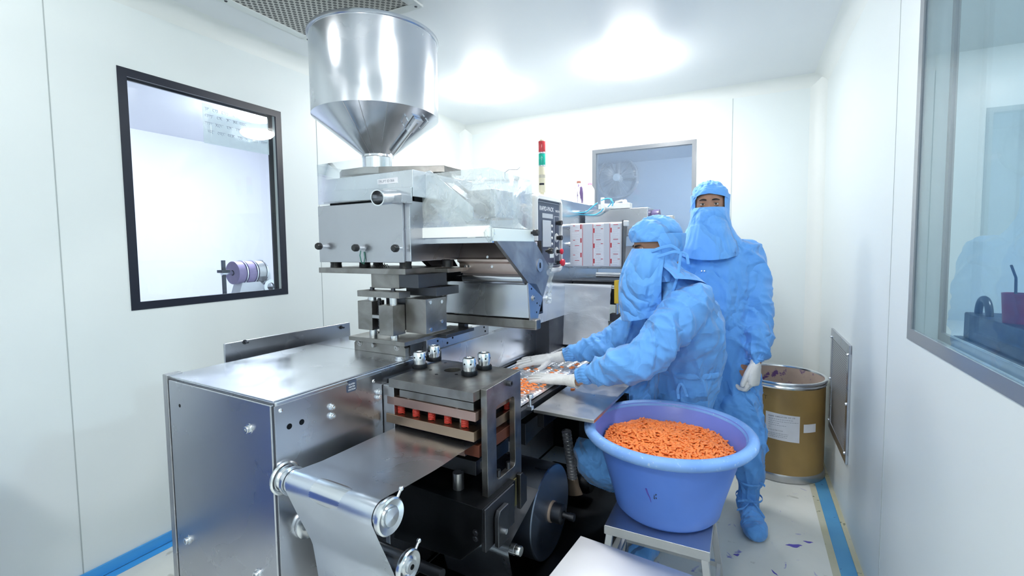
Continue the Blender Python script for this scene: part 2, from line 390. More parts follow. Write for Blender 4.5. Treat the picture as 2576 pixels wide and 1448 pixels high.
# joints between wall panels
def seam(n, x0, x1, y0, y1): struct(MB().box(x0, x1, y0, y1, 0.0, 2.485).build('trim_%d' % n, M['seam']))
yS = wX(157, 700, XL).y; seam(6, XL - .004, XL + .0012, yS - .002, yS + .002)
yS = wX(803, 520, XL).y; seam(7, XL - .004, XL + .0012, yS - .002, yS + .002)
yS = wX(2232, 900, XR).y; seam(8, XR - .0012, XR + .004, yS - .0015, yS + .0015)
xS = wY(1842, 350, YB).x; seam(9, xS - .002, xS + .002, YB - .0012, YB + .004)
# blue floor tape and the yellowed sealant beside it
def strip(name, x0, x1, y0, y1, z0, z1, mat, lab):
    o = MB().box(x0, x1, y0, y1, z0, z1).build(name, mat); return struct(o, lab)
strip('trim_10', XR - 0.085, XR - 0.022, -1.5, YB - .1, 0.0005, 0.002, M['floor_tape'], 'blue tape on the floor along the right wall')
strip('trim_11', XR - 0.022, XR - 0.0, -1.5, YB - .1, 0.0003, 0.006, M['grime'], 'dirty sealant under the right wall')
strip('trim_12', XR - 0.115, XR - 0.083, -1.5, YB - .1, 0.0002, 0.0012, M['grime'], 'yellowed glue line beside the floor tape')
strip('trim_13', XL + 0.0005, XL + 0.012, -1.5, YB, 0.005, 0.05, M['skirt_blue'], 'blue tape strip at the foot of the left wall')
strip('trim_14', XL + 0.01, XL + 0.055, -1.5, YB, 0.0005, 0.0022, M['skirt_blue'], 'blue tape on the floor along the left wall')

# windows: gasket, two panes and reveal
def window(n, axis, face, out, hole, fm, gm, wd=0.035, fm2=None, lab=None):
    h0, h1, z0, z1 = hole
    def B(m, p0, p1, t0, t1, za, zb):
        if axis == 'X': m.box(face + out * t0, face + out * t1, p0, p1, za, zb)
        else: m.box(p0, p1, face + out * t0, face + out * t1, za, zb)
    def ring(m, t0, t1, i, wdt):
        B(m, h0 + i, h0 + i + wdt, t0, t1, z0 + i, z1 - i); B(m, h1 - i - wdt, h1 - i, t0, t1, z0 + i, z1 - i)
        B(m, h0 + i + wdt, h1 - i - wdt, t0, t1, z0 + i, z0 + i + wdt); B(m, h0 + i + wdt, h1 - i - wdt, t0, t1, z1 - i - wdt, z1 - i)
    m = MB(); ring(m, -0.003, 0.008, 0.0, wd); fr = m.build('window_%d' % n, fm); struct(fr, lab)
    m = MB(); ring(m, 0.072, 0.084, 0.0, wd * 0.8); m.build('outer_gasket', fm2 or fm, fr)
    m = MB(); ring(m, 0.008, 0.072, 0.0, 0.004); m.build('reveal', M['cove'], fr)
    m = MB(); B(m, h0 + wd, h1 - wd, 0.001, 0.005, z0 + wd, z1 - wd); m.build('pane', gm, fr)
    m = MB(); B(m, h0 + wd * .8, h1 - wd * .8, 0.076, 0.080, z0 + wd * .8, z1 - wd * .8); m.build('pane', M['glass'], fr)
    return fr
window(1, 'X', XL, -1, WL, M['gasket'], M['glass'], 0.036, lab='black framed window in the left wall')
window(2, 'Y', YB, 1, WB, M['gasket_grey'], M['glass_b'], 0.032, lab='grey window in the back wall behind the workers')
window(3, 'X', XR, 1, WR, M['gasket_grey'], M['glass_r'], 0.036, lab='large grey framed window in the right wall')

# rooms seen through the windows
def neighbour(pref, x0, x1, y0, y1, mat, openside):
    k = {'left': 'wall_far_left', 'back': 'wall_far_back', 'right': 'wall_far_right'}[pref]
    m = MB(); t = 0.05
    if openside != 'x1': m.box(x1, x1 + t, y0, y1, 0, 2.6)
    if openside != 'x0': m.box(x0 - t, x0, y0, y1, 0, 2.6)
    m.box(x0, x1, y1, y1 + t, 0, 2.6)
    if openside != 'y0': m.box(x0, x1, y0 - t, y0, 0, 2.6)
    m.box(x0, x1, y0, y1, 2.56, 2.6)
    struct(m.build(k, mat))
neighbour('left', -5.2, XL - TH - .001, -0.6, 4.9, M['wall_far'], 'x1')
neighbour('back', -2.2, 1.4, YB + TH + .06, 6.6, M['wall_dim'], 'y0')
neighbour('right', XR + TH + .001, 2.6, -0.2, 3.85, M['wall'], 'x0')

# ------------------------------------------------------------------ ceiling lamps (two seen, four unseen ones added for fill)
def dome(name, x, y, r, label, em, grp='round opal ceiling lamps'):
    t = empty(name, (x, y, ZC)); tag(t, label, 'ceiling light', grp)
    MB().lathe([(0.0001, 0.0), (r * 0.92, 0.0), (r * 0.92, -0.012), (r * 0.9, -0.014), (0.0001, -0.014)], n=48).build('lamp_rim', M['lamp_rim'], t)
    MB().lathe([(r * .94, -0.010), (r, -0.018), (r * 0.97, -0.035), (r * 0.85, -0.055), (r * 0.6, -0.070), (r * 0.3, -0.077), (0.0001, -0.079)], n=48).build('diffuser', em, t)
    return t
labs = ['glaring round ceiling lamp above the standing worker side of the room', 'round ceiling lamp to the left of the brightest one, over the machine',
        'added round ceiling lamp over the middle of the room, out of view above', 'added round ceiling lamp over the left side, out of view above',
        'unseen round lamp added behind the viewer on the right as front fill', 'unseen round lamp added behind the viewer on the left as front fill']
for (x, y), l, s_ in zip(LAMP_POS, labs, LAMPS): dome('ceiling_lamp', x, y, 0.15, l, emis('opal_lamp', (1.0, 0.99, 0.96), s_))
OP2 = emis('opal_lamp_next_room', (0.95, 0.96, 1.0), 150)
OP3 = emis('opal_lamp_back_room', (0.85, 0.92, 1.0), 75); OP4 = emis('opal_lamp_right_room', (0.92, 0.97, 1.0), 110)
dome('ceiling_lamp', -3.7, 2.6, 0.17, 'lamp in the room behind the left window', OP2)
dome('ceiling_lamp', -0.5, 5.3, 0.15, 'lamp in the room behind the back window', OP3)
dome('ceiling_lamp', 1.5, 1.8, 0.15, 'lamp in the room behind the right window', OP4)

# ------------------------------------------------------------------ perforated ceiling air grille
gc = [wZ(560, 0, ZC), wZ(780, 95, ZC), wZ(1065, 12, ZC)]
gx0 = (gc[0].x + gc[1].x) / 2 - 0.01; gx1 = gc[2].x; gy1 = gc[2].y; gy0 = gy1 - 0.95
g = empty('ceiling_air_grille', ((gx0 + gx1) / 2, (gy0 + gy1) / 2, ZC)); tag(g, 'perforated metal air grille in the ceiling above the hopper', 'air grille')
hx, hy = (gx1 - gx0) / 2, (gy1 - gy0) / 2; fw = 0.05
m = MB(); m.box(-hx, hx, -hy, -hy + fw, -.014, 0); m.box(-hx, hx, hy - fw, hy, -.014, 0); m.box(-hx, -hx + fw, -hy + fw, hy - fw, -.014, 0); m.box(hx - fw, hx, -hy + fw, hy - fw, -.014, 0)
m.build('grille_frame', M['cove'], g, 0.002)
def perf_mat(name, c, hole, scale, thr):
    m, nt, b = newmat(name); tc = nt.nodes.new('ShaderNodeTexCoord')
    vo = nt.nodes.new('ShaderNodeTexVoronoi'); vo.voronoi_dimensions = '2D'; vo.inputs['Scale'].default_value = scale; vo.inputs['Randomness'].default_value = 0.0
    mp = nt.nodes.new('ShaderNodeMapping'); mp.inputs['Rotation'].default_value = (0, 0, radians(45)); nt.links.new(tc.outputs['Object'], mp.inputs[0]); nt.links.new(mp.outputs[0], vo.inputs['Vector'])
    r = ramp(nt, vo.outputs['Distance'], [(thr, hole), (thr + 0.04, c)]); nt.links.new(r.outputs[0], b.inputs['Base Color'])
    b.inputs['Roughness'].default_value = 0.5; b.inputs['Metallic'].default_value = 0.2; return m
M['perf'] = perf_mat('perforated_sheet', (0.55, 0.55, 0.52), (0.10, 0.10, 0.10), 42, 0.36)
m = MB(); m.box(-hx + fw, hx - fw, -hy + fw, hy - fw, -.010, 0); m.build('perforated_panel', M['perf'], g)
for sx in (-1, 1):
    for sy in (-1, 0, 1): MB().lathe([(0.0001, -.018), (.006, -.017), (.008, -.013)], (sx * (hx - .025), sy * (hy - .025), 0), n=12).build('screw_head', M['dark_steel'], g)

# ------------------------------------------------------------------ return-air grille low on the right wall
v0 = wX(2097, 830, XR); v1 = wX(2140, 880, XR); v2 = wX(2122, 1185, XR)
ya, yb, za, zb = v1.y - 0.03, min(v0.y, 3.35), 0.31, 0.905
g = empty('wall_air_grille', (XR, (ya + yb) / 2, (za + zb) / 2)); tag(g, 'steel perforated return air grille low on the right wall by the drum', 'air grille')
hy, hz = (yb - ya) / 2, (zb - za) / 2; fw = 0.045
m = MB(); m.box(-.012, 0, -hy, hy, -hz, -hz + fw); m.box(-.012, 0, -hy, hy, hz - fw, hz); m.box(-.012, 0, -hy, -hy + fw, -hz + fw, hz - fw); m.box(-.012, 0, hy - fw, hy, -hz + fw, hz - fw)
m.build('grille_frame', M['steel_side'], g, 0.002)
def perf_x(name):
    m, nt, b = newmat(name); tc = nt.nodes.new('ShaderNodeTexCoord')
    vo = nt.nodes.new('ShaderNodeTexVoronoi'); vo.voronoi_dimensions = '2D'; vo.inputs['Scale'].default_value = 80; vo.inputs['Randomness'].default_value = 0.0
    mp = nt.nodes.new('ShaderNodeMapping'); mp.inputs['Rotation'].default_value = (0, radians(90), 0); nt.links.new(tc.outputs['Object'], mp.inputs[0]); nt.links.new(mp.outputs[0], vo.inputs['Vector'])
    r = ramp(nt, vo.outputs['Distance'], [(0.34, (0.10, 0.11, 0.12)), (0.40, (0.52, 0.53, 0.55))]); nt.links.new(r.outputs[0], b.inputs['Base Color'])
    b.inputs['Roughness'].default_value = 0.4; b.inputs['Metallic'].default_value = 0.6; return m
m = MB(); m.box(-.007, 0, -hy + fw, hy - fw, -hz + fw, hz - fw); m.build('perforated_panel', perf_x('perforated_steel'), g)
for sy in (-1, 1):
    for sz in (-1, 0, 1): MB().lathe([(0.0001, -.020), (.006, -.018), (.008, -.011)], (0, sy * (hy - .02), sz * (hz - .05)), axis='X', n=12).build('screw_head', M['chrome'], g)

# purple dye spots on the floor
for (px, py, r1, r2, a) in [(1998, 1372, .030, .012, .4), (2033, 1363, .017, .007, .2), (1853, 1395, .012, .007, .5), (1948, 1440, .016, .004, -.9)]:
    p = wZ(px, py, 0.0); mm = MB(); n = 26
    pts = [(p.x + (r1 * cos(t) * cos(a) - r2 * sin(t) * sin(a)) * (1 + .25 * sin(3 * t) + .15 * sin(7 * t)), p.y + (r1 * cos(t) * sin(a) + r2 * sin(t) * cos(a)) * (1 + .25 * sin(3 * t)), 0.0004) for t in [2 * pi * k / n for k in range(n)]]
    mm.prism(pts, (0, 0, 0.0006)); o = mm.build('dye_stain', M['ink_purple'])
    tag(o, {1998: 'largest purple dye stain on the floor by the blue tape', 2033: 'small purple smear just beside the largest floor stain', 1853: 'faint purple stain under the bootcover on the floor', 1948: 'thin blue streak on the floor at the bottom edge'}[px], 'stain')

# handwritten sheet taped on the far side of the left window glass
def onL(px, py, off=0.0): p = wX(px, py, XL - 0.0065 - off); return p
q = [(509, 257), (690, 300), (660, 382), (512, 350)]
c = [onL(*p) for p in q]; y0 = (c[0].y + c[3].y) / 2; y1 = (c[1].y + c[2].y) / 2 ; z1 = c[0].z - 0.002; z0 = z1 - 0.2
t = empty('handwritten_note', (XL - .0065, (y0 + y1) / 2, z1)); tag(t, 'white sheet with mirrored handwriting taped behind the left window glass', 'note')
MB().box(-.0012, 0, -(y1 - y0) / 2, (y1 - y0) / 2, z0 - z1, 0).build('paper_sheet', M['clearpaper'], t)
rnd = random.Random(3)
for li, (zz, s, e) in enumerate([(-.028, .03, .62), (-.062, .03, .55), (-.100, .02, .97), (-.140, .06, .99)]):
    mm = MB(); y = -(y1 - y0) / 2 + s * (y1 - y0); ye = -(y1 - y0) / 2 + e * (y1 - y0)
    while y < ye:
        wl = rnd.uniform(.018, .045)
        mm.tubep([(.0008, y + wl * k / 5 + rnd.uniform(-.002, .002), zz + .009) for k in range(6)], .0007, 4)
        for k in range(int(wl / .009)):
            yy = y + .005 + k * .009; h = rnd.uniform(.010, .016); bow = rnd.choice((-1, 1)) * rnd.uniform(.002, .005)
            mm.tubep([(.0008, yy, zz + .009), (.0008, yy + bow, zz + .009 - h * .5), (.0008, yy - bow * .4, zz + .009 - h)], .0007, 4)
        mm.tubep([(.0008, y + wl - .004, zz + .009), (.0008, y + wl, zz + .0088)], .0005, 4); y += wl + rnd.uniform(.008, .02)
    mm.build('handwriting_line', M['grey_ink'], t)
# ================================================================== BLISTER PACKING MACHINE (local frame: x right, y deep, z up)
MC = empty('blister_packing_machine', MO, MA)
tag(MC, 'large stainless steel blister packing machine with a hopper, filling the middle of the room', 'machine')
def P3(v): return (v[0], v[1], v[2])
def bx(name, x0, x1, y0, y1, z0, z1, mat, par=MC, bev=0.0015): return MB().box(x0, x1, y0, y1, z0, z1).build(name, mat, par, bev)
def fbox(name, px0, py0, px1, py1, u, d, mat, par=MC, bev=0.0015):
    """box whose front face (at depth u) spans the pixel rectangle, d deep"""
    a = pU(px0, py0, u); b = pU(px1, py1, u)
    return MB().box(a.x, b.x, u, u + d, b.z, a.z).build(name, mat, par, bev)
def bolt(name, c, axis, r, par, mat=None, h=0.012, washer=True, hexs=False):
    """socket-head bolt on a face; axis = outward direction"""
    mat = mat or M['chrome']; c = Vector(c); a = Vector(axis).normalized(); m = MB()
    if washer: m.cyl(c, c + a * 0.002, r * 1.45, 20)
    n = 6 if hexs else 20
    m.cyl(c, c + a * h, r, n, cap=False)
    o = a.orthogonal().normalized(); b = a.cross(o)
    if not hexs:
        rr = [[c + a * hh + (o * cos(t) + b * sin(t)) * q for t in [2 * pi * i / 18 for i in range(18)]] for (q, hh) in [(r, h), (r * .92, h + .001), (r * .52, h + .001), (r * .5, h - .005), (0.00005, h - .005)]]
        m.rings(rr, cap=False)
    else:
        m.cyl(c, c + a * h, r, 6); m.cyl(c + a * h, c + a * (h + .001), r * .8, 16)
    return m.build(name, mat, par, 0)
def hole(c, axis, r, m):
    c = Vector(c); a = Vector(axis).normalized(); m.cyl(c - a * .002, c + a * .0006, r, 18)

# ---- cabinet
CW = 0.612; UE = 2.62
cab = MB()
cab.box(-CW, 0, 0.012, UE, 0.06, 0.948)
cabinet = cab.build('cabinet', M['steel'], MC, 0.006, 3)
m = MB(); m.box(-CW - .004, .0015, .004, .62, .948, .953); m.box(-CW - .004, -.02, .62, UE, .948, .953)
m.build('top_plate', M['steel'], MC, 0.002)
# end cover: plain sheet with a rolled edge, and the side post at its left
m = MB(); m.box(-CW + .012, -.006, -.001, .012, .07, .940); m.build('end_cover', M['steel_side'], MC, 0.004, 3)
m = MB(); m.box(-CW - .022, -CW + .008, -.004, .05, 0.0, .957); m.build('corner_post', M['machined_lt'], MC, 0.003)
m = MB(); m.box(-CW + .03, -.03, .02, UE - .05, 0.0, .06); m.build('plinth', M['black_iron'], MC)
# side panel (v=0) with holes and bolts
SP = 0.0025
bx('side_panel', 0, SP, .006, .44, .10, .935, M['steel_side'], MC, 0.001)
for (px, py) in [(834, 1023), (834, 1045), (951, 985), (951, 998)]:
    c = pV(px, py, SP); bolt('side_bolt', (SP, c.y, c.z), (1, 0, 0), .0085, cabinet, M['chrome'])
for (px, py) in [(706, 1032), (940, 958)]:
    c = pV(px, py, SP); MB().lathe([(.0001, .004), (.005, .003), (.007, 0)], (SP, c.y, c.z), 'X', 16).build('rivet', M['chrome'], cabinet)
for (px, py) in [(728, 1072), (759, 1061)]:
    hm = MB(); c = pV(px, py, SP); hole((SP, c.y, c.z), (1, 0, 0), .009, hm); hm.build('side_hole', M['black_iron'], cabinet)
for (px, py, r) in [(627, 1078, .011), (475, 1357, .011), (650, 1442, .011)]:
    c = pU(px, py, -.001); bolt('end_bolt', (c.x, -.001, c.z), (0, -1, 0), r, cabinet, M['chrome'])
c = pU(452, 1020, -.001); hm = MB(); hole((c.x, -.001, c.z), (0, -1, 0), .006, hm); hm.build('end_hole', M['black_iron'], cabinet)
c = pZ(1004, 903, .953); bolt('top_bolt', (c.x, c.y, .953), (0, 0, 1), .013, cabinet, M['steel'], .010, True, True)
# nameplate
c = pV(884, 970, SP); pw, ph = .044, .040
pp = MB(); pts = []
poly = [(-pw / 2, -ph / 2 + .004), (-pw / 2 + .003, -ph / 2), (pw / 2 - .004, -ph / 2), (pw / 2, -ph / 2 + .005), (pw / 2, ph / 2), (-.012, ph / 2), (-.014, .008), (-pw / 2, .006)]
pp.prism([(SP, c.y + a, c.z + b) for a, b in poly], (.0008, 0, 0)); plate = pp.build('name_plate', M['panel_blue'], cabinet)
for i, s in enumerate(['PLATEN', 'HEATER', 'STATION']):
    text('plate_text', s, .0078, M['white_ink'], cabinet, frame_mtx((SP + .0010, c.y + .001, c.z + .004 - .0095 * i), (0, 1, 0), (0, 0, 1)), 'CENTER')
# panel standing behind the cabinet, on its left side
a = pV(565, 865, -.70); b = pV(880, 810, -.70)
m = MB(); m.prism([(-.70, a.y, .62), (-.70, b.y + .012, .62), (-.70, b.y, b.z), (-.70, a.y, a.z)], (-.012, 0, 0)); bp = m.build('back_panel', M['steel_side'], MC, .002)
for (px, py) in [(617, 860), (859, 823)]:
    c = pV(px, py, -.695); MB().cyl((-.70, c.y, c.z), (-.675, c.y, c.z), .0045, 12).cyl((-.70, c.y, c.z), (-.697, c.y, c.z), .010, 16).build('stud', M['dark_steel'], bp)
m = MB(); m.box(-.70, -CW, a.y + .05, a.y + .08, .70, .74); m.box(-.70, -CW, b.y - .1, b.y - .07, .70, .74); m.build('stay', M['steel_side'], bp)

# ---- upper body with the control panel
UB0, UB1, VB = 1.54, 2.62, 0.10
bx('upper_body', -.30, VB, UB0, UB1, .953, 1.705, M['steel'], MC, .004)
m = MB(); m.box(-.02, VB - .002, UB0 + .2, UB1, .70, .953); m.build('body_foot', M['dark_steel'], MC)
A = pV(1345, 488, VB + .035); B_ = pV(1404, 506, VB + .035)
cu0, cu1, cz0, cz1 = 1.50, 1.875, 1.245, 1.700
def rrect(y0, y1, z0, z1, r, x, n=6):
    pts = []
    for (cy, cz, t0) in [(y1 - r, z1 - r, 0), (y0 + r, z1 - r, pi / 2), (y0 + r, z0 + r, pi), (y1 - r, z0 + r, 3 * pi / 2)]:
        for k in range(n + 1):
            t = t0 + pi / 2 * k / n; pts.append((x, cy + r * cos(t), cz + r * sin(t)))
    return pts
m = MB(); rs = [rrect(cu0, cu1, cz0, cz1, .04, VB - .001), rrect(cu0, cu1, cz0, cz1, .04, VB + .026), rrect(cu0 + .010, cu1 - .010, cz0 + .010, cz1 - .010, .032, VB + .036),
              rrect(cu0 + .022, cu1 - .022, cz0 + .028, cz1 - .028, .018, VB + .036), rrect(cu0 + .024, cu1 - .024, cz0 + .030, cz1 - .030, .016, VB + .024)]
m.rings(rs, cap=True, smooth=False); cp = m.build('control_panel', M['cream'], MC, 0)
xf = VB + .0245
bx('panel_face', VB + .02, xf, cu0 + .024, cu1 - .024, cz0 + .03, cz1 - .03, M['panel_blue'], cp, 0)
text('panel_text', 'RAPID-PACK', .036, M['white_ink'], cp, frame_mtx((xf + .0006, 1.565, 1.610), (0, 1, 0), (0, 0, 1)), 'LEFT', .0003, .95)
text('panel_text', 'MACH-5+', .019, M['white_ink'], cp, frame_mtx((xf + .0006, 1.785, 1.610), (0, 1, 0), (0, 0, 1)), 'LEFT', .0003, .8)
m = MB()
def outl(y0, y1, z0, z1, m, t=.0018, x=xf):
    for b4 in ((y0, y1, z0, z0 + t), (y0, y1, z1 - t, z1), (y0, y0 + t, z0, z1), (y1 - t, y1, z0, z1)): m.box(x, x + .0008, *b4)
outl(1.765, 1.840, 1.30, 1.585, m); outl(1.54, 1.842, cz0 + .04, cz1 - .04, m)
m.build('panel_lines', M['white_ink'], cp)
bx('display', xf, xf + .004, 1.60, 1.715, 1.40, 1.555, M['screen'], cp, .002)
bx('display_header', xf, xf + .001, 1.60, 1.745, 1.568, 1.595, M['screen'], cp, 0)
for k in range(4):
    MB().lathe([(.0001, .004), (.007, .0035), (.009, 0)], (xf, 1.733, 1.525 - k * .036), 'X', 16).build('key', M['cream'], cp)
bx('key_strip', xf, xf + .0012, 1.70, 1.755, 1.335, 1.372, M['milky'], cp, 0)
# switches
for (u, z, kind) in [(1.80, 1.545, 'small'), (1.80, 1.455, 'disc'), (1.80, 1.372, 'discred'), (1.805, 1.305, 'stop')]:
    m = MB()
    if kind.startswith('disc'): m.lathe([(.0001, .003), (.026, .003), (.028, 0)], (xf, u, z), 'X', 28).build('switch_plate', M['cream'], cp)
    m = MB().lathe([(.0001, .0), (.012, 0), (.012, .018), (.010, .020), (.0001, .020)], (xf + .002, u, z), 'X', 20); m.build('switch_base', M['plastic_blk'], cp)
    if kind == 'discred': MB().lathe([(.0001, .0), (.017, 0), (.017, .008), (.013, .012), (.0001, .013)], (xf + .030, u, z), 'X', 24).build('push_button', M['red_btn'], cp)
    elif kind == 'stop': MB().lathe([(.008, 0), (.008, .012), (.021, .014), (.023, .022), (.018, .030), (.0001, .032)], (xf + .018, u, z), 'X', 28).build('stop_button', M['red_btn'], cp)
    else: MB().lathe([(.0001, .0), (.015, 0), (.015, .020), (.0001, .020)], (xf + .016, u, z), 'X', 20).build('selector_knob', M['plastic_blk'], cp)
# screws and shafts on the body side
for (px, py, r) in [(1431, 571, .012), (1434, 614, .010), (1432, 668, .010), (1376, 751, .011)]:
    c = pV(px, py, VB); m = MB(); m.cyl((VB, c.y, c.z), (VB + .006, c.y, c.z), r * 1.6, 20); m.cyl((VB + .006, c.y, c.z), (VB + .03, c.y, c.z), r, 18); m.build('stub_shaft', M['chrome'], MC)

# signal tower
c = pV(1365, 480, .05); tb = Vector((.05, 1.72, 1.705))
k0 = pl(1364, 491, MU, 1.72 + MO.dot(MU)); k0 = loc(k0); tx = k0.x
def zt(py): return pU(1365, py, 1.72).z
st = empty('signal_tower', (tx, 1.72, 1.70)); st.parent = MC
r = .021; zb = 1.70
def cyl_part(n, py0, py1, rr, mat):
    MB().lathe([(.0001, zt(py0) - zb), (rr * .94, zt(py0) - zb), (rr, zt(py0) - zb - .002), (rr, zt(py1) - zb + .002), (rr * .94, zt(py1) - zb), (.0001, zt(py1) - zb)], n=32).build(n, mat, st)
MB().lathe([(.0001, .006 + zt(353) - zb), (r * .7, .004 + zt(353) - zb), (r * .98, -.004 + zt(353) - zb), (r * .98, zt(356) - zb)], n=32).build('tower_cap', M['yellowed'], st)
cyl_part('red_lamp', 355, 383, r, M['lens_red']); cyl_part('lamp_ring', 383, 387, r * 1.03, M['chrome'])
cyl_part('green_lamp', 387, 416, r, M['lens_green']); cyl_part('lamp_ring', 416, 419, r * 1.03, M['chrome'])
cyl_part('tower_body', 419, 484, r, M['yellowed'])
MB().cyl((0, 0, zt(484) - zb), (0, 0, .0), r * .55, 16).build('tower_foot', M['yellowed'], st)
m = MB()
for k in range(9): t = -1.12 + (k - 4) * .24; m.prism([((r + .0004) * cos(t - .035), (r + .0004) * sin(t - .035), zt(448) - zb), ((r + .0004) * cos(t + .035), (r + .0004) * sin(t + .035), zt(448) - zb), ((r + .0004) * cos(t + .035), (r + .0004) * sin(t + .035), zt(440) - zb), ((r + .0004) * cos(t - .035), (r + .0004) * sin(t - .035), zt(440) - zb)], (.0004 * cos(t), .0004 * sin(t), 0))
m.build('tower_slots', M['grey_ink'], st)
m = MB()
for k in range(6):
    t = -1.12 - .9 + k * .25; t2 = t + .25
    q = r + .0004; m.add([(q * cos(t), q * sin(t), zt(466) - zb), (q * cos(t2), q * sin(t2), zt(466) - zb), (q * cos(t2), q * sin(t2), zt(461) - zb), (q * cos(t), q * sin(t), zt(461) - zb)], [(0, 1, 2, 3)])
m.build('tower_label', M['black_ink'], st)

# ---- hopper and its feeder box
HU = 0.80
hd = (mw(-.36, HU, 0) - Vector((0, 0, 0))).length
tl = loc(wY(0, 0, 1)) if 0 else None
ht = -.345; HR = .285
hop = empty('hopper', (ht, HU, 0)); hop.parent = MC
z_top, z_mid, z_bot, z_nk = 2.362, 2.005, 1.835, 1.765
prof = [(HR - .004, z_top - .02), (HR - .004, z_top), (HR + .006, z_top + .004), (HR + .008, z_top - .002), (HR + .006, z_top - .010), (HR, z_top - .012)]
MB().lathe([(HR, z_top - .004), (HR, z_mid)], n=96).build('hopper_drum', M['polish'], hop)
MB().lathe([(HR - .012, z_top - .004), (HR - .012, z_mid + .005), (.06, z_bot)], n=64).build('hopper_lining', M['steel_side'], hop)
MB().lathe([(HR - .013, z_top - .006), (HR - .013, z_top + .003), (HR + .005, z_top + .004), (HR + .008, z_top), (HR + .008, z_top - .010), (HR + .0005, z_top - .012)], n=96).build('hopper_rim', M['steel'], hop)
MB().lathe([(HR, z_mid), (.072, z_bot)], n=96).build('hopper_cone', M['polish'], hop)
MB().lathe([(.072, z_bot), (.074, z_bot - .01), (.070, z_bot - .012), (.070, z_nk - .01)], n=48).build('hopper_neck', M['chrome'], hop)
# latch and wear strip on the cone
def conep(t, s, off):      # t angle, s 0..1 down the cone
    rr = HR + (.072 - HR) * s; zz = z_mid + (z_bot - z_mid) * s
    nz = (HR - .072); nr = (z_mid - z_bot); l = sqrt(nz * nz + nr * nr)
    return Vector(((rr + off * nr / l) * cos(t), (rr + off * nr / l) * sin(t), zz - off * nz / l))
t0 = -.02
m = MB(); m.tubep([conep(t0, s, .012) for s in (.22, .45, .7, .93)], .011, 8)
m.build('sight_strip', M['chrome'], hop)
m = MB(); hw = .10
m.hexa([conep(t0 - hw, .42, .002), conep(t0 + hw, .42, .002), conep(t0 + hw, .16, .002), conep(t0 - hw, .16, .002)], [conep(t0 - hw, .42, .02), conep(t0 + hw, .42, .02), conep(t0 + hw, .16, .02), conep(t0 - hw, .16, .02)])
m.tubep([conep(t0 - .22, .35, .004), conep(t0 - .22, .35, .022), conep(t0 - .22, .22, .022), conep(t0 - .22, .22, .004)], .004, 8)
m.tubep([conep(t0 + .17, .30, .004), conep(t0 + .17, .30, .024), conep(t0 + .17, .12, .024), conep(t0 + .17, .12, .004)], .004, 8)
m.build('latch', M['chrome'], hop, .002)
m = MB()
for k in range(-1, 2, 2): m.tubep([conep(-1.15 + k * .12, s, .0008) for s in (0, .5, 1)], .0012, 5)
m.tubep([conep(-.62, s, .0008) for s in (0, .5, 1)], .0012, 5)
m.build('weld_seam', M['machined_lt'], hop)
# gate plate under the neck
m = MB(); z = z_nk - .012
a = pU(890, 432, .62)
m.prism([(ht - .10, .66, z - .03), (ht - .04, .62, z - .03), (ht + .10, .62, z - .03), (.06, .78, z - .03), (.06, .90, z - .03), (ht - .10, .90, z - .03)], (0, 0, .028))
m.build('gate_plate', M['machined'], hop if 0 else MC, .002)

FU = 0.60
fz0, fz1, fz2 = 1.347, 1.592, 1.712
fb = bx('feeder_housing', -.505, .020, FU, FU + .40, fz0, fz1, M['steel_side'], MC, .004)
bx('front_cover', -.512, -.008, FU - .012, FU, fz0 - .004, fz1 + .002, M['steel_side'], fb, .003)
bx('vibrator_trough', -.490, .040, FU + .0, FU + .42, fz1 + .014, fz2, M['steel'], MC, .003)
bx('trough_gap', -.48, .02, FU + .03, FU + .38, fz1, fz1 + .014, M['black_iron'], MC, 0)
m = MB(); m.prism([(-.490, FU - .004, fz1 + .020), (.04, FU - .004, fz1 + .008), (.04, FU - .004, fz1 + .050), (-.490, FU - .004, fz1 + .070)], (0, -.008, 0)); m.build('trough_lip', M['polish'], MC, .001)
bx('hopper_outlet', ht - .062, ht + .062, HU - .062, HU + .062, fz2, z_nk - .03, M['steel_side'], MC, .002)
# identity label
c = pU(975, 455, FU); lab = bx('identity_label', c.x - .056, c.x + .056, FU - .0012, FU - .0002, c.z - .011, c.z + .011, M['paper'], MC, 0)
text('label_text', 'TPL/PT ID 066', .0145, M['grey_ink'], MC, frame_mtx((c.x - .050, FU - .0014, c.z - .005), (1, 0, 0), (0, 0, 1)))
# tube outlet
c0 = pU(950, 497, .47); c1 = pU(1000, 494, .60)
m = MB(); ax = (Vector(c1) - Vector(c0)).normalized(); o = ax.orthogonal().normalized(); bb = ax.cross(o); L = (Vector(c1) - Vector(c0)).length
rs = []
for (rr, h) in [(.0285, L), (.0285, .004), (.031, .002), (.031, -.002), (.0265, -.002), (.026, .01), (.026, L * .9), (.0001, L * .9)]:
    rs.append([Vector(c0) + ax * h + (o * cos(t) + bb * sin(t)) * rr for t in [2 * pi * i / 32 for i in range(32)]])
m.rings(rs, cap=False); m.build('outlet_tube', M['chrome'], MC)
a = pU(985, 500, .55); b = pU(1034, 512, .59); m = MB(); m.box(a.x, b.x, .54, .60, b.z, pU(1030, 492, .59).z); m.build('tube_bracket', M['steel_side'], MC, .002)
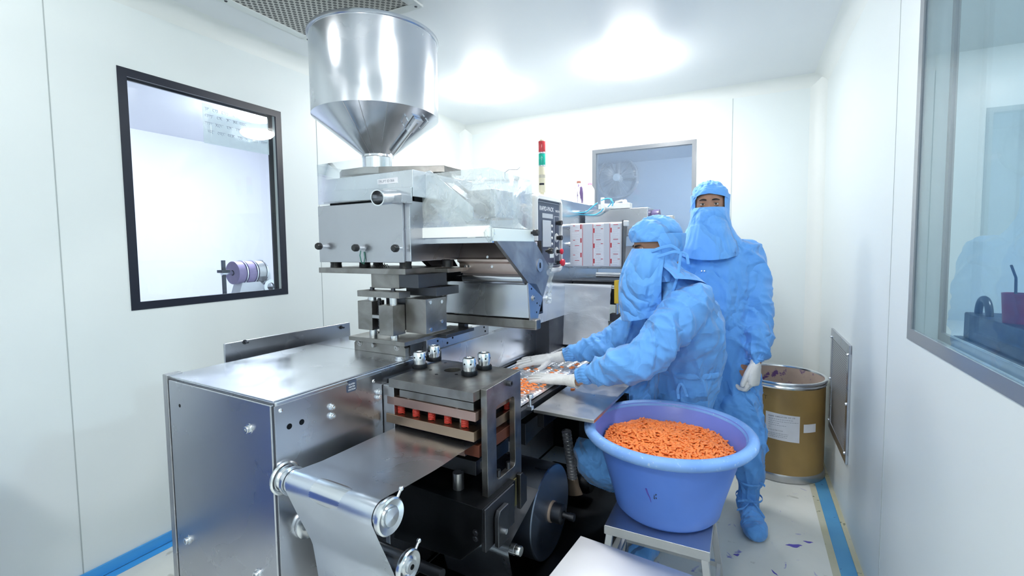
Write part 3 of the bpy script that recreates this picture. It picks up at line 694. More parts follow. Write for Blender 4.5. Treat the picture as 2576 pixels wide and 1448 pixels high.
# knobs on the front cover
for (px, py) in [(806, 617), (898, 621), (997, 622)]:
    c = pU(px + 12, py + 2, FU - .012); k = MB().cyl((c.x, FU - .012, c.z), (c.x, FU - .035, c.z), .0075, 16)
    k = k.build('knob_shaft', M['chrome'], fb)
    MB().lathe([(.0001, 0), (.012, 0), (.0155, -.004), (.0155, -.018), (.012, -.024), (.0001, -.024)], (c.x, FU - .034, c.z), 'Y', 20).build('knob', M['plastic_blk'], fb)
c = pU(903, 630, .56); d = pU(905, 662, .585)
MB().tubep([(c.x, .57, c.z), (c.x - .006, .57, c.z - .02), (c.x - .004, .575, c.z - .05), (c.x + .004, .58, c.z - .058), (c.x + .006, .585, c.z - .03), (c.x + .002, .585, c.z - .005)], .0022, 6).build('wire_loop', plain('green_wire', (.04, .20, .16), .4), fb)
# rubber mounts, base plate, neck block
for (vx, uu) in [(-.465, .64), (-.345, .64 + .06), (-.045, .64), (.03 - .01, .84), (-.465, .9)]:
    MB().lathe([(.0001, 1.318), (.026, 1.318), (.024, 1.333), (.026, 1.347), (.0001, 1.347)], (vx, uu, 0), n=24).build('rubber_mount', M['rubber'], MC)
bx('feeder_base_plate', -.535, -.012, .600, .79 + .12, 1.294, 1.318, M['machined'], MC, .0015)
bx('feeder_base_step', -.20, .06, .79, 1.0, 1.294, 1.312, M['machined'], MC, .0015)
rnd = random.Random(5); m = MB(); c = pU(955, 664, .62)
for k in range(5):
    x = c.x - .03 + k * .012; m.tubep([(x, .63, 1.34), (x + .01, .62, 1.325), (x + .02, .625, 1.335), (x + .035, .62, 1.322)], .0015, 6)
m.build('thin_cables', M['rubber'], MC)

# ---- forming column under the feeder
col = empty('forming_column', (0, 0, 0)); col.parent = MC
def cb(n, *a, mat=M['machined'], bev=.0015): return bx(n, *a, mat, col, bev)
cb('neck_block', -.235, -.075, .63, .80, 1.232, 1.294)
cb('neck_block', -.075, .03, .63, .82, 1.238, 1.294, mat=M['dark_steel'])
tpb = cb('top_bar', -.285, -.045, .595, .665, 1.196, 1.222)
cb('back_bar', -.10, .065, .70, .86, 1.200, 1.236, mat=M['dark_steel'])
# guide blocks, posts
for (x0, x1, u, zl, zh) in [(-.290, -.205, .60, 1.052, 1.176), (-.150, -.072, .585, 1.040, 1.165)]:
    cb('guide_block', x0, x1, u, u + .075, zl, zh)
    xc = (x0 + x1) / 2 + .012; MB().cyl((xc, u + .035, 1.000), (xc, u + .035, 1.20), .0165, 24).build('guide_post', M['chrome'], col)
    bolt('post_screw', (xc, u + .035, 1.222), (0, 0, 1), .009, col, M['dark_steel'], .012)
cb('clamp_block', -.070, .040, .66, .80, 1.045, 1.190)
cb('rear_block', -.20, -.07, .68, .78, 1.05, 1.19, mat=M['dark_steel'])
m = MB()
for (a, b) in [(.69, 1.175), (.765, 1.170), (.69, 1.060), (.765, 1.085)]: m.cyl((.040, a, b), (.0425, a, b), .008, 18)
m.build('block_screws', M['chrome'], col)
m = MB(); m.tubep([(-.185, .625, 1.06), (-.185, .625, 1.19)], .007, 10)
for k in range(22): m.tubep([(-.185 + .0085 * cos(t), .625 + .0085 * sin(t), 1.062 + k * .0058) for t in [2 * pi * j / 10 for j in range(11)]], .0014, 5)
m.build('threaded_rod', M['dark_steel'], col)
cb('stop_lug', -.205, -.15, .60, .63, 1.105, 1.120, mat=M['machined_lt'])
cb('die_plate', -.335, -.012, .585, .92, 1.002, 1.020)
bx('die_plate_rear', -.11, .035, .80, 1.02, 1.002, 1.018, M['dark_steel'], col, .0015)
cb('slide_block', -.30, -.03, .64, .85, .953, 1.002, mat=M['dark_steel'])
# chamfered foot with three bolts
f0 = (-.335, -.036); zf0, zf1 = .953, 1.000
m = MB(); u = .615; c = .014
m.prism([(f0[0], u, zf0), (f0[1], u, zf0), (f0[1], u, zf1 - c), (f0[1] - c, u, zf1), (f0[0] + c, u, zf1), (f0[0], u, zf1 - c)], (0, .05, 0)); m.build('foot_block', M['machined'], col, .0012)
for (px, py, hx_) in [(905, 855, 0), (943, 858, 1), (998, 868, 0)]:
    c = pU(px, py, u); bolt('foot_bolt', (c.x, u, min(max(c.z, .968), .986)), (0, -1, 0), .009, col, M['machined_lt'], .006 if not hx_ else .014, not hx_, bool(hx_))
# rail beside the column
rl = cb('slide_rail', -.055, -.005, .715, 1.215, .953, 1.006, mat=M['steel_side'])
bx('rail_block', -.110, -.055, .715, .98, .953, 1.004, M['machined'], col, .001)
m = MB()
for (a, b) in [(.90, .985), (.86, .968), (1.17, .992), (1.18, .970), (.79, .990)]: m.cyl((-.005, a, b), (-.0035, a, b), .005, 14)
m.build('rail_holes', M['black_iron'], col)
bx('rail_step', -.10, -.005, .96, 1.06, 1.006, 1.014, M['machined_lt'], col, .001)
# hose at the left of the column
MB().tubep([(-.26, .70, 1.27), (-.30, .70, 1.22), (-.325, .70, 1.17), (-.335, .70, 1.12), (-.325, .70, 1.075), (-.30, .70, 1.03), (-.27, .70, 1.02)], .0075, 10).build('cable_hose', M['machined_lt'], col)
MB().tubep([(-.336, .70, 1.13), (-.334, .70, 1.10), (-.328, .70, 1.078)], .012, 12).build('hose_boot', M['rubber'], col)

# ---- brush box (hood) on its beam
M['side_plate'] = metal('worn_grey_plate', (.42, .43, .45), .55, .08, 12, None, .02, (.26, .27, .30))
hb = empty('brush_box', (0, 0, 0)); hb.parent = MC
hx0, hx1 = -.115, .345
S = M['steel_side']
m = MB(); m.box(hx0, hx1, .995, 1.003, 1.085, 1.240); m.build('tray_front', M['steel'], hb, .001)
def plate_x(n, x, pts, t, mat=S): m = MB(); m.prism([(x, a, b) for a, b in pts], (t, 0, 0)); return m.build(n, mat, hb, .0012)
side = [(.693, 1.440), (1.03, 1.440), (1.215, 1.290), (1.125, 1.165), (.985, 1.240)]
rp = plate_x('side_plate', hx1, side, .008, M['side_plate'])
plate_x('side_plate', hx0 - .008, [(.693, 1.440), (.98, 1.440), (1.12, 1.29), (1.11, 1.165), (.985, 1.240)], .008, M['dark_steel'])
plate_x('tray_side', hx1 + .001, [(.975, 1.245), (1.06, 1.235), (1.125, 1.165), (1.07, 1.075), (.995, 1.075)], .007)
plate_x('tray_side', hx0 - .010, [(.965, 1.245), (1.06, 1.235), (1.10, 1.165), (1.07, 1.075), (.99, 1.075)], .007, M['machined'])
# flanged front edges of the sloping plates
m = MB(); m.prism([(hx0 - .008, .690, 1.440), (hx0 + .022, .690, 1.440), (hx0 + .022, .982, 1.238), (hx0 - .008, .982, 1.238)], (0, .004, -.002)); m.build('flange', M['steel_side'], hb, .001)
m = MB(); m.prism([(hx1 - .006, .690, 1.440), (hx1 + .008, .690, 1.440), (hx1 + .008, .982, 1.238), (hx1 - .006, .982, 1.238)], (0, .004, -.002)); m.build('flange', M['machined'], hb, .001)
m = MB(); m.prism([(hx0, .700, 1.425), (hx1, .700, 1.425), (hx1, 1.03, 1.430), (hx0, 1.03, 1.430)], (0, 0, .012)); m.build('hood_lid', M['dark_steel'], hb, .001)
m = MB(); m.box(hx0 - .004, hx1 + .006, .684, .700, 1.418, 1.440); m.build('front_rail', M['steel'], hb, .002)
m = MB(); m.box(hx0 + .004, hx1, .674, .686, 1.442, 1.484); m.build('white_strip', M['white_strip'], hb, .001)
m = MB(); m.box(hx1 + .002, hx1 + .010, .690, 1.035, 1.425, 1.475); m.build('side_strip', M['milky'], hb, .001)
m = MB(); m.box(hx0, hx1, 1.13, 1.14, 1.09, 1.43); m.build('rear_plate', M['dark_steel'], hb)
m = MB(); m.box(hx0, hx1, 1.0, 1.13, 1.09, 1.10); m.build('tray_floor', M['dark_steel'], hb)
# brush housing: a coppery drum cover with a flange and screws
bc = (1.02, 1.315); m = MB(); rr = []
for (a, b) in [(.965, 1.425), (.938, 1.385), (.925, 1.355), (.912, 1.348), (.912, 1.336), (.928, 1.328), (.930, 1.300), (.940, 1.284), (1.10, 1.284), (1.10, 1.425)]:
    rr.append([(.02, a, b), (hx1 - .004, a, b)])
m.prism([(.02, a, b) for a, b in [(.965, 1.425), (.938, 1.385), (.925, 1.355), (.912, 1.350), (.912, 1.338), (.928, 1.330), (.930, 1.300), (.940, 1.284), (1.10, 1.284), (1.10, 1.425)]], (hx1 - .026, 0, 0)); m.build('brush_housing', M['brush_roller'], hb, .002)
for xx, (a, b) in [(.18, (.925, 1.358)), (.20, (.929, 1.315)), (.075, (.929, 1.315)), (.055, (.929, 1.315))]:
    MB().cyl((xx, a + .004, b), (xx, a - .005, b + .001), .006, 14).build('screw_head', M['chrome'], hb)
m = MB(); m.lathe([(.0001, .02), (.028, .02), (.028, hx1 - .005), (.0001, hx1 - .005)], (0, .975, 1.262), 'X', 24); m.build('white_roller', M['steel'], hb)
# side plate fittings
c = pV(1357, 667, hx1 + .008)
MB().lathe([(.0001, -.001), (.006, -.001), (.006, .004), (.030, .004), (.030, 0)][::-1], (hx1 + .008, c.y, c.z), 'X', 32).build('boss_washer', M['machined_lt'], rp if 0 else hb)
m = MB(); m.prism([(hx1 + .0125, c.y + a * .006, c.z + b * .013) for a, b in [(1, -.6), (1, .6), (.5, 1), (-.5, 1), (-1, .6), (-1, -.6), (-.5, -1), (.5, -1)]], (.0006, 0, 0)); m.build('shaft_slot', M['black_iron'], hb)
for (px, py, r) in [(1347, 585, .013), (1384, 631, .013)]:
    c = pV(px, py, hx1 + .03)
    m = MB(); m.cyl((hx1 + .008, c.y, c.z), (hx1 + .03, c.y, c.z), .006, 12)
    n = 36; rs = []
    for (q, h) in [(.0001, .02), (r * .9, .02), (r, .022), (r, .042), (r * .85, .046), (.0001, .046)]:
        rs.append([(hx1 + h, c.y + q * (1 + (.07 if j % 3 == 0 else 0)) * cos(2 * pi * j / n), c.z + q * (1 + (.07 if j % 3 == 0 else 0)) * sin(2 * pi * j / n)) for j in range(n)])
    m.rings(rs, cap=False); m.build('knurled_knob', M['plastic_blk'], hb)
for (px, py) in [(1341, 750)]: c = pV(px, py, hx1 + .008); bolt('tray_bolt', (hx1 + .008, c.y, c.z), (1, 0, 0), .010, hb, M['machined_lt'], .006)
m = MB()
for (px, py) in [(1337, 726), (1358, 768), (1350, 785), (1351, 762)]: c = pV(px, py, hx1 + .008); hole((hx1 + .008, c.y, c.z), (1, 0, 0), .0045, m)
m.build('plate_holes', M['black_iron'], hb)
# crumpled plastic strip on the plate edge
rnd = random.Random(2); rs = []
for k in range(12):
    s = k / 11; y = 1.165 + .03 * s - .05 * s * s; zz = 1.325 - s * .19
    rs.append([(hx1 + .014 + .012 * sin(k * 1.9 + j * 2.1) * .8, y + j * .012 + rnd.uniform(-.004, .004), zz + rnd.uniform(-.004, .004)) for j in range(5)])
m = MB(); m.rings(rs, cap=False, closed=False, smooth=True); o = m.build('plastic_wrap', M['acrylic'], hb)
# beam under the tray
bx('support_beam', -.30, .375, 1.012, 1.060, 1.030, 1.078, M['machined'], hb, .008)
bx('beam_post', -.24, -.20, 1.02, 1.05, .953, 1.03, M['machined_lt'], hb, .001)
bx('beam_post', .03 - .09, .07 - .09, 1.02, 1.05, .953, 1.03, M['dark_steel'], hb, .001)
bx('rear_bracket', -.40, -.12, 1.10, 1.16, 1.12, 1.28, M['black_iron'], hb, .002)
bx('rear_bracket_cap', -.40, -.10, 1.09, 1.17, 1.215, 1.26, M['dark_steel'], hb, .002)
# clear covers
def sheet(n, pts, mat, par=hb): m = MB(); m.add(pts, [tuple(range(len(pts)))]); o = m.build(n, mat, par); md = o.modifiers.new('t', 'SOLIDIFY'); md.thickness = .0025; return o
zt0, zt1 = 1.484, 1.702
sheet('clear_cover', [(hx0 + .02, .68, zt0), (hx1 + .002, .68, zt0), (hx1 + .002, .68, zt1), (hx0 + .02, .68, zt1)], M['acrylic'])
sheet('clear_cover', [(hx1 + .004, .68, zt0 - .005), (hx1 + .004, 1.03, zt0 - .005), (hx1 + .004, 1.03, zt1 - .01), (hx1 + .004, .68, zt1)], M['acrylic'])
sheet('clear_cover', [(hx0 + .02, .68, zt1 + .0), (hx0 + .02, 1.03, zt1), (hx1, 1.03, zt1 - .01), (hx1, .68, zt1)], M['acrylic_clean'])
sheet('clear_cover', [(hx0 + .02, 1.03, zt0), (hx1, 1.03, zt0), (hx1, 1.03, zt1), (hx0 + .02, 1.03, zt1)], M['acrylic_clean'])
sheet('clear_guard', [(-.490, .575, 1.60), (-.12, .575, 1.60), (-.12, .575, 1.775), (-.490, .575, 1.775)], M['acrylic_clean'], MC)
sheet('clear_guard', [(-.490, .577, 1.60), (-.490, .99, 1.60), (-.490, .99, 1.775), (-.490, .577, 1.775)], M['acrylic_clean'], MC)
# crumpled adhesive tape on the corner and a small hook wire
m = MB(); m.sphere((hx1 - .002, .680, 1.455), .017, 12, 8, (1.1, 1, 1.9)); o = m.build('tape_lump', M['acrylic'], hb)
for v in o.data.vertices: v.co += Vector((noise.noise(v.co * 90), noise.noise(v.co * 90 + Vector((5, 0, 0))), noise.noise(v.co * 90 + Vector((0, 7, 0))))) * .012
c = pU(1270, 434, .9); MB().tubep([(c.x, .9, c.z - .02), (c.x, .9, c.z), (c.x + .02, .9, c.z + .012), (c.x + .06, .9, c.z + .008), (c.x + .075, .9, c.z + .018)], .0022, 6).build('hook_wire', M['chrome'], hb)
# chute from trough to brush box
m = MB()
def pr(x, z, w=.0): return (x, .70 + w, z)
for w0, w1 in ((0, .006), (.134, .14)):
    m.prism([(.02, .70 + w0, 1.718), (.045, .70 + w0, 1.720), (.255, .70 + w0, 1.560), (.255, .70 + w0, 1.500), (.14, .70 + w0, 1.500), (.02, .70 + w0, 1.600)], (0, w1 - w0, 0))
m.prism([(.03, .70, 1.66), (.255, .70, 1.515), (.255, .70, 1.510), (.03, .70, 1.655)], (0, .14, 0))
m.build('feed_chute', M['steel'], MC, .001)
m = MB(); m.prism([(.09, .735, 1.675), (.20, .735, 1.600), (.20, .735, 1.555), (.09, .735, 1.63)], (0, .07, 0)); m.build('chute_insert', M['steel_side'], MC, .002)
bx('level_box', .16, .30, .80, .95, 1.52, 1.64, M['steel_side'], hb, .006)

# ---- track, belt guard and side table
m = MB(); a0 = .80
m.prism([(.0, a0, .70), (.0, 1.96, .70), (.0, 1.96, .951), (.0, a0, .951)], (.006, 0, 0)); m.build('belt_guard', M['polish'], MC, .001)
m = MB(); m.prism([(.0, a0 - .02, .949), (.0, 1.96, .949), (-.02, 1.96, .953), (-.02, a0 - .02, .953)], (0, 0, .002)); m.build('guard_lip', M['chrome'], MC)
bx('track_bed', .02, .405, .78, 1.98, .700, .7375, M['machined_lt'], MC, .002)
bx('track_rail', .395, .418, .70, 1.98, .712, .744, M['dark_steel'], MC, .002)
bx('track_rail', .030, .048, .80, 1.98, .7375, .746, M['steel'], MC, .001)
bx('side_table', .440, .700, .845, 1.40, .722, .736, M['machined_lt'], MC, .002)
m = MB(); m.box(.45, .48, .86, 1.38, .66, .722); m.box(.418, .70, 1.30, 1.34, .66, .70); m.box(.50, .60, 1.2, 1.4, .50, .66); m.build('table_bracket', M['black_iron'], MC, .002)
# thumb screw
c = pZ(1347, 1008, .745)
tsx, tsy = .430, .835
m = MB(); m.box(tsx - .012, tsx + .012, tsy - .010, tsy + .010, .736, .752); m.cyl((tsx, tsy, .752), (tsx, tsy, .785), .005, 14); m.lathe([(.0001, .800), (.012, .800), (.0135, .798), (.0135, .786), (.009, .782), (.0001, .782)], (tsx, tsy, 0), n=24); m.build('thumb_screw', M['steel'], MC, .001)
m = MB(); m.cyl((.43, 1.34, .74), (.43, 1.34, .765), .012, 18); m.build('track_peg', M['steel'], MC)
# machine side below the track
bx('lower_body', .0, .012, .45, 2.0, .06, .70, M['steel_side'], MC, .003)
m = MB(); m.box(.012, .50, 1.98, 2.5, .06, .69); m.build('end_frame', M['black_iron'], MC, .003)
m = MB(); m.prism([(.02, 1.0, .60), (.02, 1.75, .60), (.02, 1.75, .56), (.02, 1.0, .50)], (.30, 0, 0)); m.build('under_bracket', M['dark_steel'], MC, .002)

# ---- heating press in the foreground
pr_ = empty('heating_press', (0, 0, 0)); pr_.parent = MC
def pb(n, *a, mat=M['machined'], bev=.0015): return bx(n, *a, mat, pr_, bev)
PX0, PX1 = .018, .418
pb('mounting_rib', .003, .058, .445, .475, .62, .886, mat=M['machined_lt'])
pb('mounting_rib', .003, .024, .475, .80, .60, .90, mat=M['dark_steel'])
m = MB()
def arc_hole_plate(m, x0, x1, y0, y1, z0, z1, cx, cy, r, n=40):
    """plate with a round hole"""
    corners = [(x1, cy), (x1, y1), (cx, y1), (x0, y1), (x0, cy), (x0, y0), (cx, y0), (x1, y0)]
    def outer(t):
        dx, dy = cos(t), sin(t); s = min([abs((x1 - cx) / dx) if dx > 1e-6 else 9, abs((x0 - cx) / dx) if dx < -1e-6 else 9, abs((y1 - cy) / dy) if dy > 1e-6 else 9, abs((y0 - cy) / dy) if dy < -1e-6 else 9])
        return (cx + dx * s, cy + dy * s)
    ts = sorted(set([round(2 * pi * k / n, 6) for k in range(n)] + [round(atan2(b - cy, a - cx) % (2 * pi), 6) for a in (x0, x1) for b in (y0, y1)]))
    k = len(ts); top_o = [(*outer(t), z1) for t in ts]; bot_o = [(*outer(t), z0) for t in ts]
    top_i = [(cx + r * cos(t), cy + r * sin(t), z1) for t in ts]; bot_i = [(cx + r * cos(t), cy + r * sin(t), z0) for t in ts]
    vs = bot_i + bot_o + top_o + top_i
    fs = []
    for ring in range(4):
        for j in range(k):
            a = ring * k + j; b = ring * k + (j + 1) % k; c = ((ring + 1) % 4) * k + (j + 1) % k; d = ((ring + 1) % 4) * k + j
            fs.append((a, b, c, d))
    m.add(vs, fs)
TZ0, TZ1 = .888, .920
hc = pZ(1138, 930, TZ1)
arc_hole_plate(m, .050, .428, .428, .755, TZ0, TZ1, hc.x, hc.y, .033)
m.build('top_plate_press', M['machined'], pr_, .0015)
# four adjusting nuts
for (px, py) in [(1056, 924), (1092, 906), (1181, 942), (1218, 927)]:
    c = pZ(px, py, TZ1); g_ = MB().lathe([(.0001, .0), (.031, 0), (.031, .012), (.028, .016), (.0001, .016)], (c.x, c.y, TZ1 + .0005), n=36).build('nut_washer', M['black_iron'], pr_)
    MB().lathe([(.0001, .016), (.0235, .016), (.0235, .030), (.0255, .031), (.0255, .060), (.022, .065), (.012, .066), (.011, .064), (.0001, .064)], (c.x, c.y, TZ1), n=36).build('adjusting_nut', M['chrome'], pr_)
    hm = MB()
    for t in (-1.75, -.75, .3): hole((c.x + .0255 * cos(t), c.y + .0255 * sin(t), TZ1 + .045), (cos(t), sin(t), 0), .0035, hm)
    hm.build('nut_holes', M['black_iron'], pr_)
    MB().cyl((c.x, c.y, .876), (c.x, c.y, TZ0), .020, 20).build('press_rod', M['dark_steel'], pr_)
m = MB()
for (px, py) in [(1120, 912), (1083, 930), (1098, 941), (1148, 941)]: c = pZ(px, py, TZ1); m.cyl((c.x, c.y, TZ1 - .001), (c.x, c.y, TZ1 + .0005), .0065, 14)
m.build('plate_holes', M['black_iron'], pr_)
# plates
pb('press_block', .079, .412, .452, .70, .848, .876, mat=M['machined'])
up = pb('upper_platen', .022, .424, .445, .73, .815, .847, mat=M['copper'])
lo = pb('lower_platen', .020, .420, .440, .73, .746, .780, mat=M['bronze'])
for (px, py) in [(1030, 1000), (1150, 1025)]:
    c = pZ(px, py, .847); MB().cyl((c.x, .462, .847), (c.x, .462, .851), .009, 16).build('platen_screw', M['chrome'], pr_)
def spring(x, y, z0, z1, r, par):
    m = MB(); turns = 6; n = 90
    m.tubep([(x + r * cos(2 * pi * turns * k / n), y + r * sin(2 * pi * turns * k / n), z0 + (z1 - z0) * k / n) for k in range(n + 1)], .0026, 6); return m.build('red_spring', M['spring'], par)
for xx in (.072, .145, .218, .291, .364): spring(xx, .468, .780, .815, .0115, pr_)
for xx in (.108, .327): MB().cyl((xx, .50, .780), (xx, .50, .815), .009, 14).build('guide_pin', M['machined_lt'], pr_)
spring(.405, .69, .780, .815, .0115, pr_)
MB().box(.04, .395, .495, .72, .780, .815).build('platen_core', M['black_iron'], pr_)
# lower half of the press
pb('heater_plate', .06, .36, .47, .72, .672, .700, mat=M['copper'])
pb('heater_plate', .31, .420, .47, .72, .680, .722, mat=plain('red_brown_block', (.16, .05, .03), .5, .4))
pb('lower_beam', .02, .392, .49, .72, .600, .652, mat=M['dark_steel'])
pb('lower_beam', .20, .40, .52, .56, .612, .640, mat=M['machined_lt'])
# upright with the long slot
def slot_upright(x0, x1):
    m = MB(); c = .03
    out = [(.470, .545), (.50, .512), (.525, .508), (.680, .508), (.712, .535), (.712, .932), (.470, .922)]
    y0, y1, z0, z1, r = .530, .664, .580, .848, .018
    inn = []
    for (cy, cz, t0) in [(y0 + r, z0 + r, pi), (y1 - r, z0 + r, 1.5 * pi), (y1 - r, z1 - r, 0), (y0 + r, z1 - r, pi / 2)]:
        for k in range(5): t = t0 + pi / 2 * k / 4; inn.append((cy + r * cos(t), cz + r * sin(t)))
    bm = bmesh.new()
    for loop in (out, inn):
        vs = [bm.verts.new((x0, a, b)) for a, b in loop]
        for i in range(len(vs)): bm.edges.new((vs[i], vs[(i + 1) % len(vs)]))
    r_ = bmesh.ops.triangle_fill(bm, use_beauty=True, edges=bm.edges[:])
    ex = bmesh.ops.extrude_face_region(bm, geom=bm.faces[:])
    bmesh.ops.translate(bm, vec=(x1 - x0, 0, 0), verts=[g for g in ex['geom'] if isinstance(g, bmesh.types.BMVert)])
    bmesh.ops.recalc_face_normals(bm, faces=bm.faces)
    bmesh.ops.dissolve_limit(bm, angle_limit=.01, verts=bm.verts, edges=bm.edges)
    me = bpy.data.meshes.new('slotted_upright'); bm.to_mesh(me); bm.free(); me.materials.append(M['machined'])
    o = bpy.data.objects.new('slotted_upright', me); COL.objects.link(o); o.parent = pr_
    md = o.modifiers.new('b', 'BEVEL'); md.width = .0015; md.segments = 2; md.limit_method = 'ANGLE'; md.angle_limit = radians(40); md.harden_normals = True
    return o
slot_upright(.430, .454)
c = pV(1277, 963, .454); bolt('upright_bolt', (.454, c.y, c.z), (1, 0, 0), .010, pr_, M['dark_steel'], .016, False)
for yy in (.56, .63): MB().cyl((.442, yy, .580), (.442, yy, .605), .008, 14).build('slot_screw', M['dark_steel'], pr_)
pb('upright_rear', .10, .13, .77, .80, .50, .86, mat=M['dark_steel'])
# gearbox block hanging under the press, brass plate and clamp jaws
m = MB(); u = .40
m.prism([(.105, u, .556), (.478, u, .548), (.474, u, .432), (.385, u, .345), (.08, u, .33)], (0, .22, 0)); m.build('gear_housing', M['black_iron'], pr_, .003)
bx('housing_cheek', .466, .484, .405, .60, .40, .545, M['dark_steel'], pr_, .002)
for zz in (.462, .442): bolt('housing_bolt', (.448, .40, zz - .0), (0, -1, 0), .0075, pr_, M['dark_steel'], .004)
m = MB(); m.prism([(.455, .555, .535), (.455, .66, .535), (.455, .66, .43), (.455, .555, .43)], (.006, 0, 0)); m.build('brass_plate', M['brass'], pr_, .001)
m = MB(); m.prism([(.486, .455, .495), (.486, .468, .515), (.486, .525, .515), (.486, .525, .392), (.486, .455, .392)], (.018, 0, 0)); m.build('clamp_jaw', M['dark_steel'], pr_, .003)
m = MB(); m.prism([(.455, .668, .545), (.455, .69, .545), (.455, .72, .515), (.455, .72, .42), (.455, .668, .41)], (.018, 0, 0)); m.build('clamp_jaw', M['dark_steel'], pr_, .003)
MB().cyl((.504, .49, .435), (.514, .49, .435), .009, 16).build('jaw_pin', M['chrome'], pr_)
bx('hanger', .11, .17, .41, .50, .56, .60, M['dark_steel'], pr_, .002)
MB().cyl((.33, .47, .55), (.33, .47, .61), .02, 16).build('press_rod', M['machined_lt'], pr_)
# motor arm running to the floor side, cloth-tied flexible hose
m = MB(); m.lathe([(.0001, 0), (.06, 0), (.062, .01), (.062, .22), (.05, .24), (.0001, .24)], (.22, 1.5, .13), 'X', 32); m.build('drive_motor', M['black_iron'], MC)

# ---- rollers
def roller(name, x0, x1, y, z, r, capr, par=MC):
    t = empty(name, (0, y, z)); t.parent = par
    MB().lathe([(.0001, x0), (r, x0), (r, x1), (.0001, x1)], (0, 0, 0), 'X', 40).build('roller_drum', M['steel'], t)
    return t
FRY, FRZ, FRR = .028, .710, .036
t = roller('guide_roller', .050, .425, FRY, FRZ, FRR - .001, .05)
MB().lathe([(.0001, .0), (.048, 0), (.050, .003), (.050, .008), (.046, .012), (.040, .012), (.036, .008), (.030, .018), (.0001, .018)], (.003, 0, 0), 'X', 40).build('roller_flange', M['chrome'], t)
MB().lathe([(.0001, .0), (.024, 0), (.024, .02), (.0001, .02)], (.015, 0, 0), 'X', 32).build('roller_neck', M['machined_lt'], t)
MB().lathe([(.0001, .0), (.041, 0), (.042, .003), (.042, .012), (.0001, .012)], (.036, 0, 0), 'X', 40).build('roller_collar', M['steel'], t)
MB().lathe([(.0001, .0), (.046, 0), (.048, .003), (.048, .014), (.044, .018), (.028, .014), (.026, .010), (.024, .012), (.024, .020), (.0001, .022)], (.425, 0, 0), 'X', 40).build('roller_end_cap', M['chrome'], t)
m = MB(); m.cyl((.434, .030, .034), (.434, .044, .050), .004, 10); m.sphere((.434, .046, .052), .007, 12, 8); m.build('lock_screw', M['chrome'], t)
t2 = roller('guide_roller', .040, .420, .10, .53, .030, .04)
MB().lathe([(.0001, .0), (.044, 0), (.046, .003), (.046, .012), (.030, .018), (.0001, .018)], (.003, 0, 0), 'X', 40).build('roller_flange', M['chrome'], t2)
MB().lathe([(.0001, .0), (.042, 0), (.044, .003), (.044, .012), (.040, .016), (.028, .012), (.026, .008), (.018, .012), (.018, .022), (.0001, .022)], (.42, 0, 0), 'X', 40).build('roller_end_cap', M['chrome'], t2)
MB().lathe([(.0001, .023), (.007, .023), (.008, .019), (.0001, .019)], (.42, 0, 0), 'X', 20).build('roller_centre', M['black_iron'], t2)
m = MB(); m.cyl((.43, .028, .030), (.43, .042, .046), .004, 10); m.sphere((.43, .043, .047), .007, 12, 8); m.build('lock_screw', M['chrome'], t2)
c = pV(1297, 1382, .47); idler = (c.y, c.z)
t3 = roller('guide_roller', .02, .47, c.y, c.z, .020, .04)
MB().lathe([(.0001, 0), (.019, 0), (.019, .02), (.017, .024), (.0001, .024)], (.47, 0, 0), 'X', 24).build('roller_end_cap', M['chrome'], t3)
c = pV(1100, 1440, .35); MB().cyl((.012, c.y, c.z), (.37, c.y, c.z), .018, 20).build('tie_rod', M['dark_steel'], MC)

m = MB(); m.box(.0, .655, .45, 1.75, .0, .025); m.box(.0, .655, .45, .46, .025, .045); m.box(.645, .655, .46, 1.75, .025, .045); m.build('dark_floor_tray', M['black_iron'], MC, .003)  # low black tray, added to make the floor under the table dark

# ---- foil unit at the far end of the track (brackets, rollers, printed lid stock)
R1 = Vector((0, 2.0, 1.535)); R2 = Vector((0, 2.0, 1.283))
for (yy, zz, rr, L0, L1) in [(2.0, 1.535, .012, VB, .49), (2.0, 1.285, .012, VB, .49), (2.0, 1.145, .013, VB - .02, .445), (2.09, 1.215, .017, .28, .72)]:
    MB().cyl((L0, yy, zz), (L1, yy, zz), rr, 24).build('foil_roller', M['chrome'], MC)
m = MB(); m.prism([(.478, 1.97, 1.27), (.478, 2.01, 1.27), (.478, 2.07, 1.55), (.478, 1.98, 1.56)], (.010, 0, 0)); m.build('roller_arm', M['dark_steel'], MC, .003)
m = MB(); m.prism([(.478, 1.98, 1.52), (.478, 2.02, 1.52), (.478, 2.02, 1.555), (.478, 1.98, 1.555)], (.035, 0, 0)); m.build('arm_head', M['cream'], MC, .006)
bx('sealing_head', VB, .62, 2.12, 2.45, 1.02, 1.165, M['dark_steel'], MC, .006)
bx('sealing_top', VB, .66, 2.10, 2.48, 1.165, 1.178, M['dark_steel'], MC, .003)
bx('sealing_leg', .12, .20, 2.2, 2.3, .70, 1.02, M['black_iron'], MC, .003)
bx('sealing_leg', .50, .54, 2.2, 2.26, .70, 1.02, M['black_iron'], MC, .003)
bx('cross_plate', VB, .60, 2.42, 2.46, 1.24, 1.40, M['steel_side'], MC, .003)
bx('hot_box', VB + .02, .56, 2.30, 2.60, 1.47, 1.655, M['steel_side'], MC, .006)
MB().lathe([(.0001, 0), (.04, 0), (.045, .01), (.045, .05), (.0001, .06)], (.56, 2.42, 1.60), 'X', 28).build('motor_cap', plain('violet_grey_cap', (.12, .10, .22), .3), MC)
m = MB(); m.box(.57, .62, 2.38, 2.44, 1.48, 1.56); m.box(.62, .70, 2.40, 2.46, 1.54, 1.60); m.build('motor_mount', M['machined_lt'], MC, .004)
m = MB(); c = pU(1520, 520, 2.3)
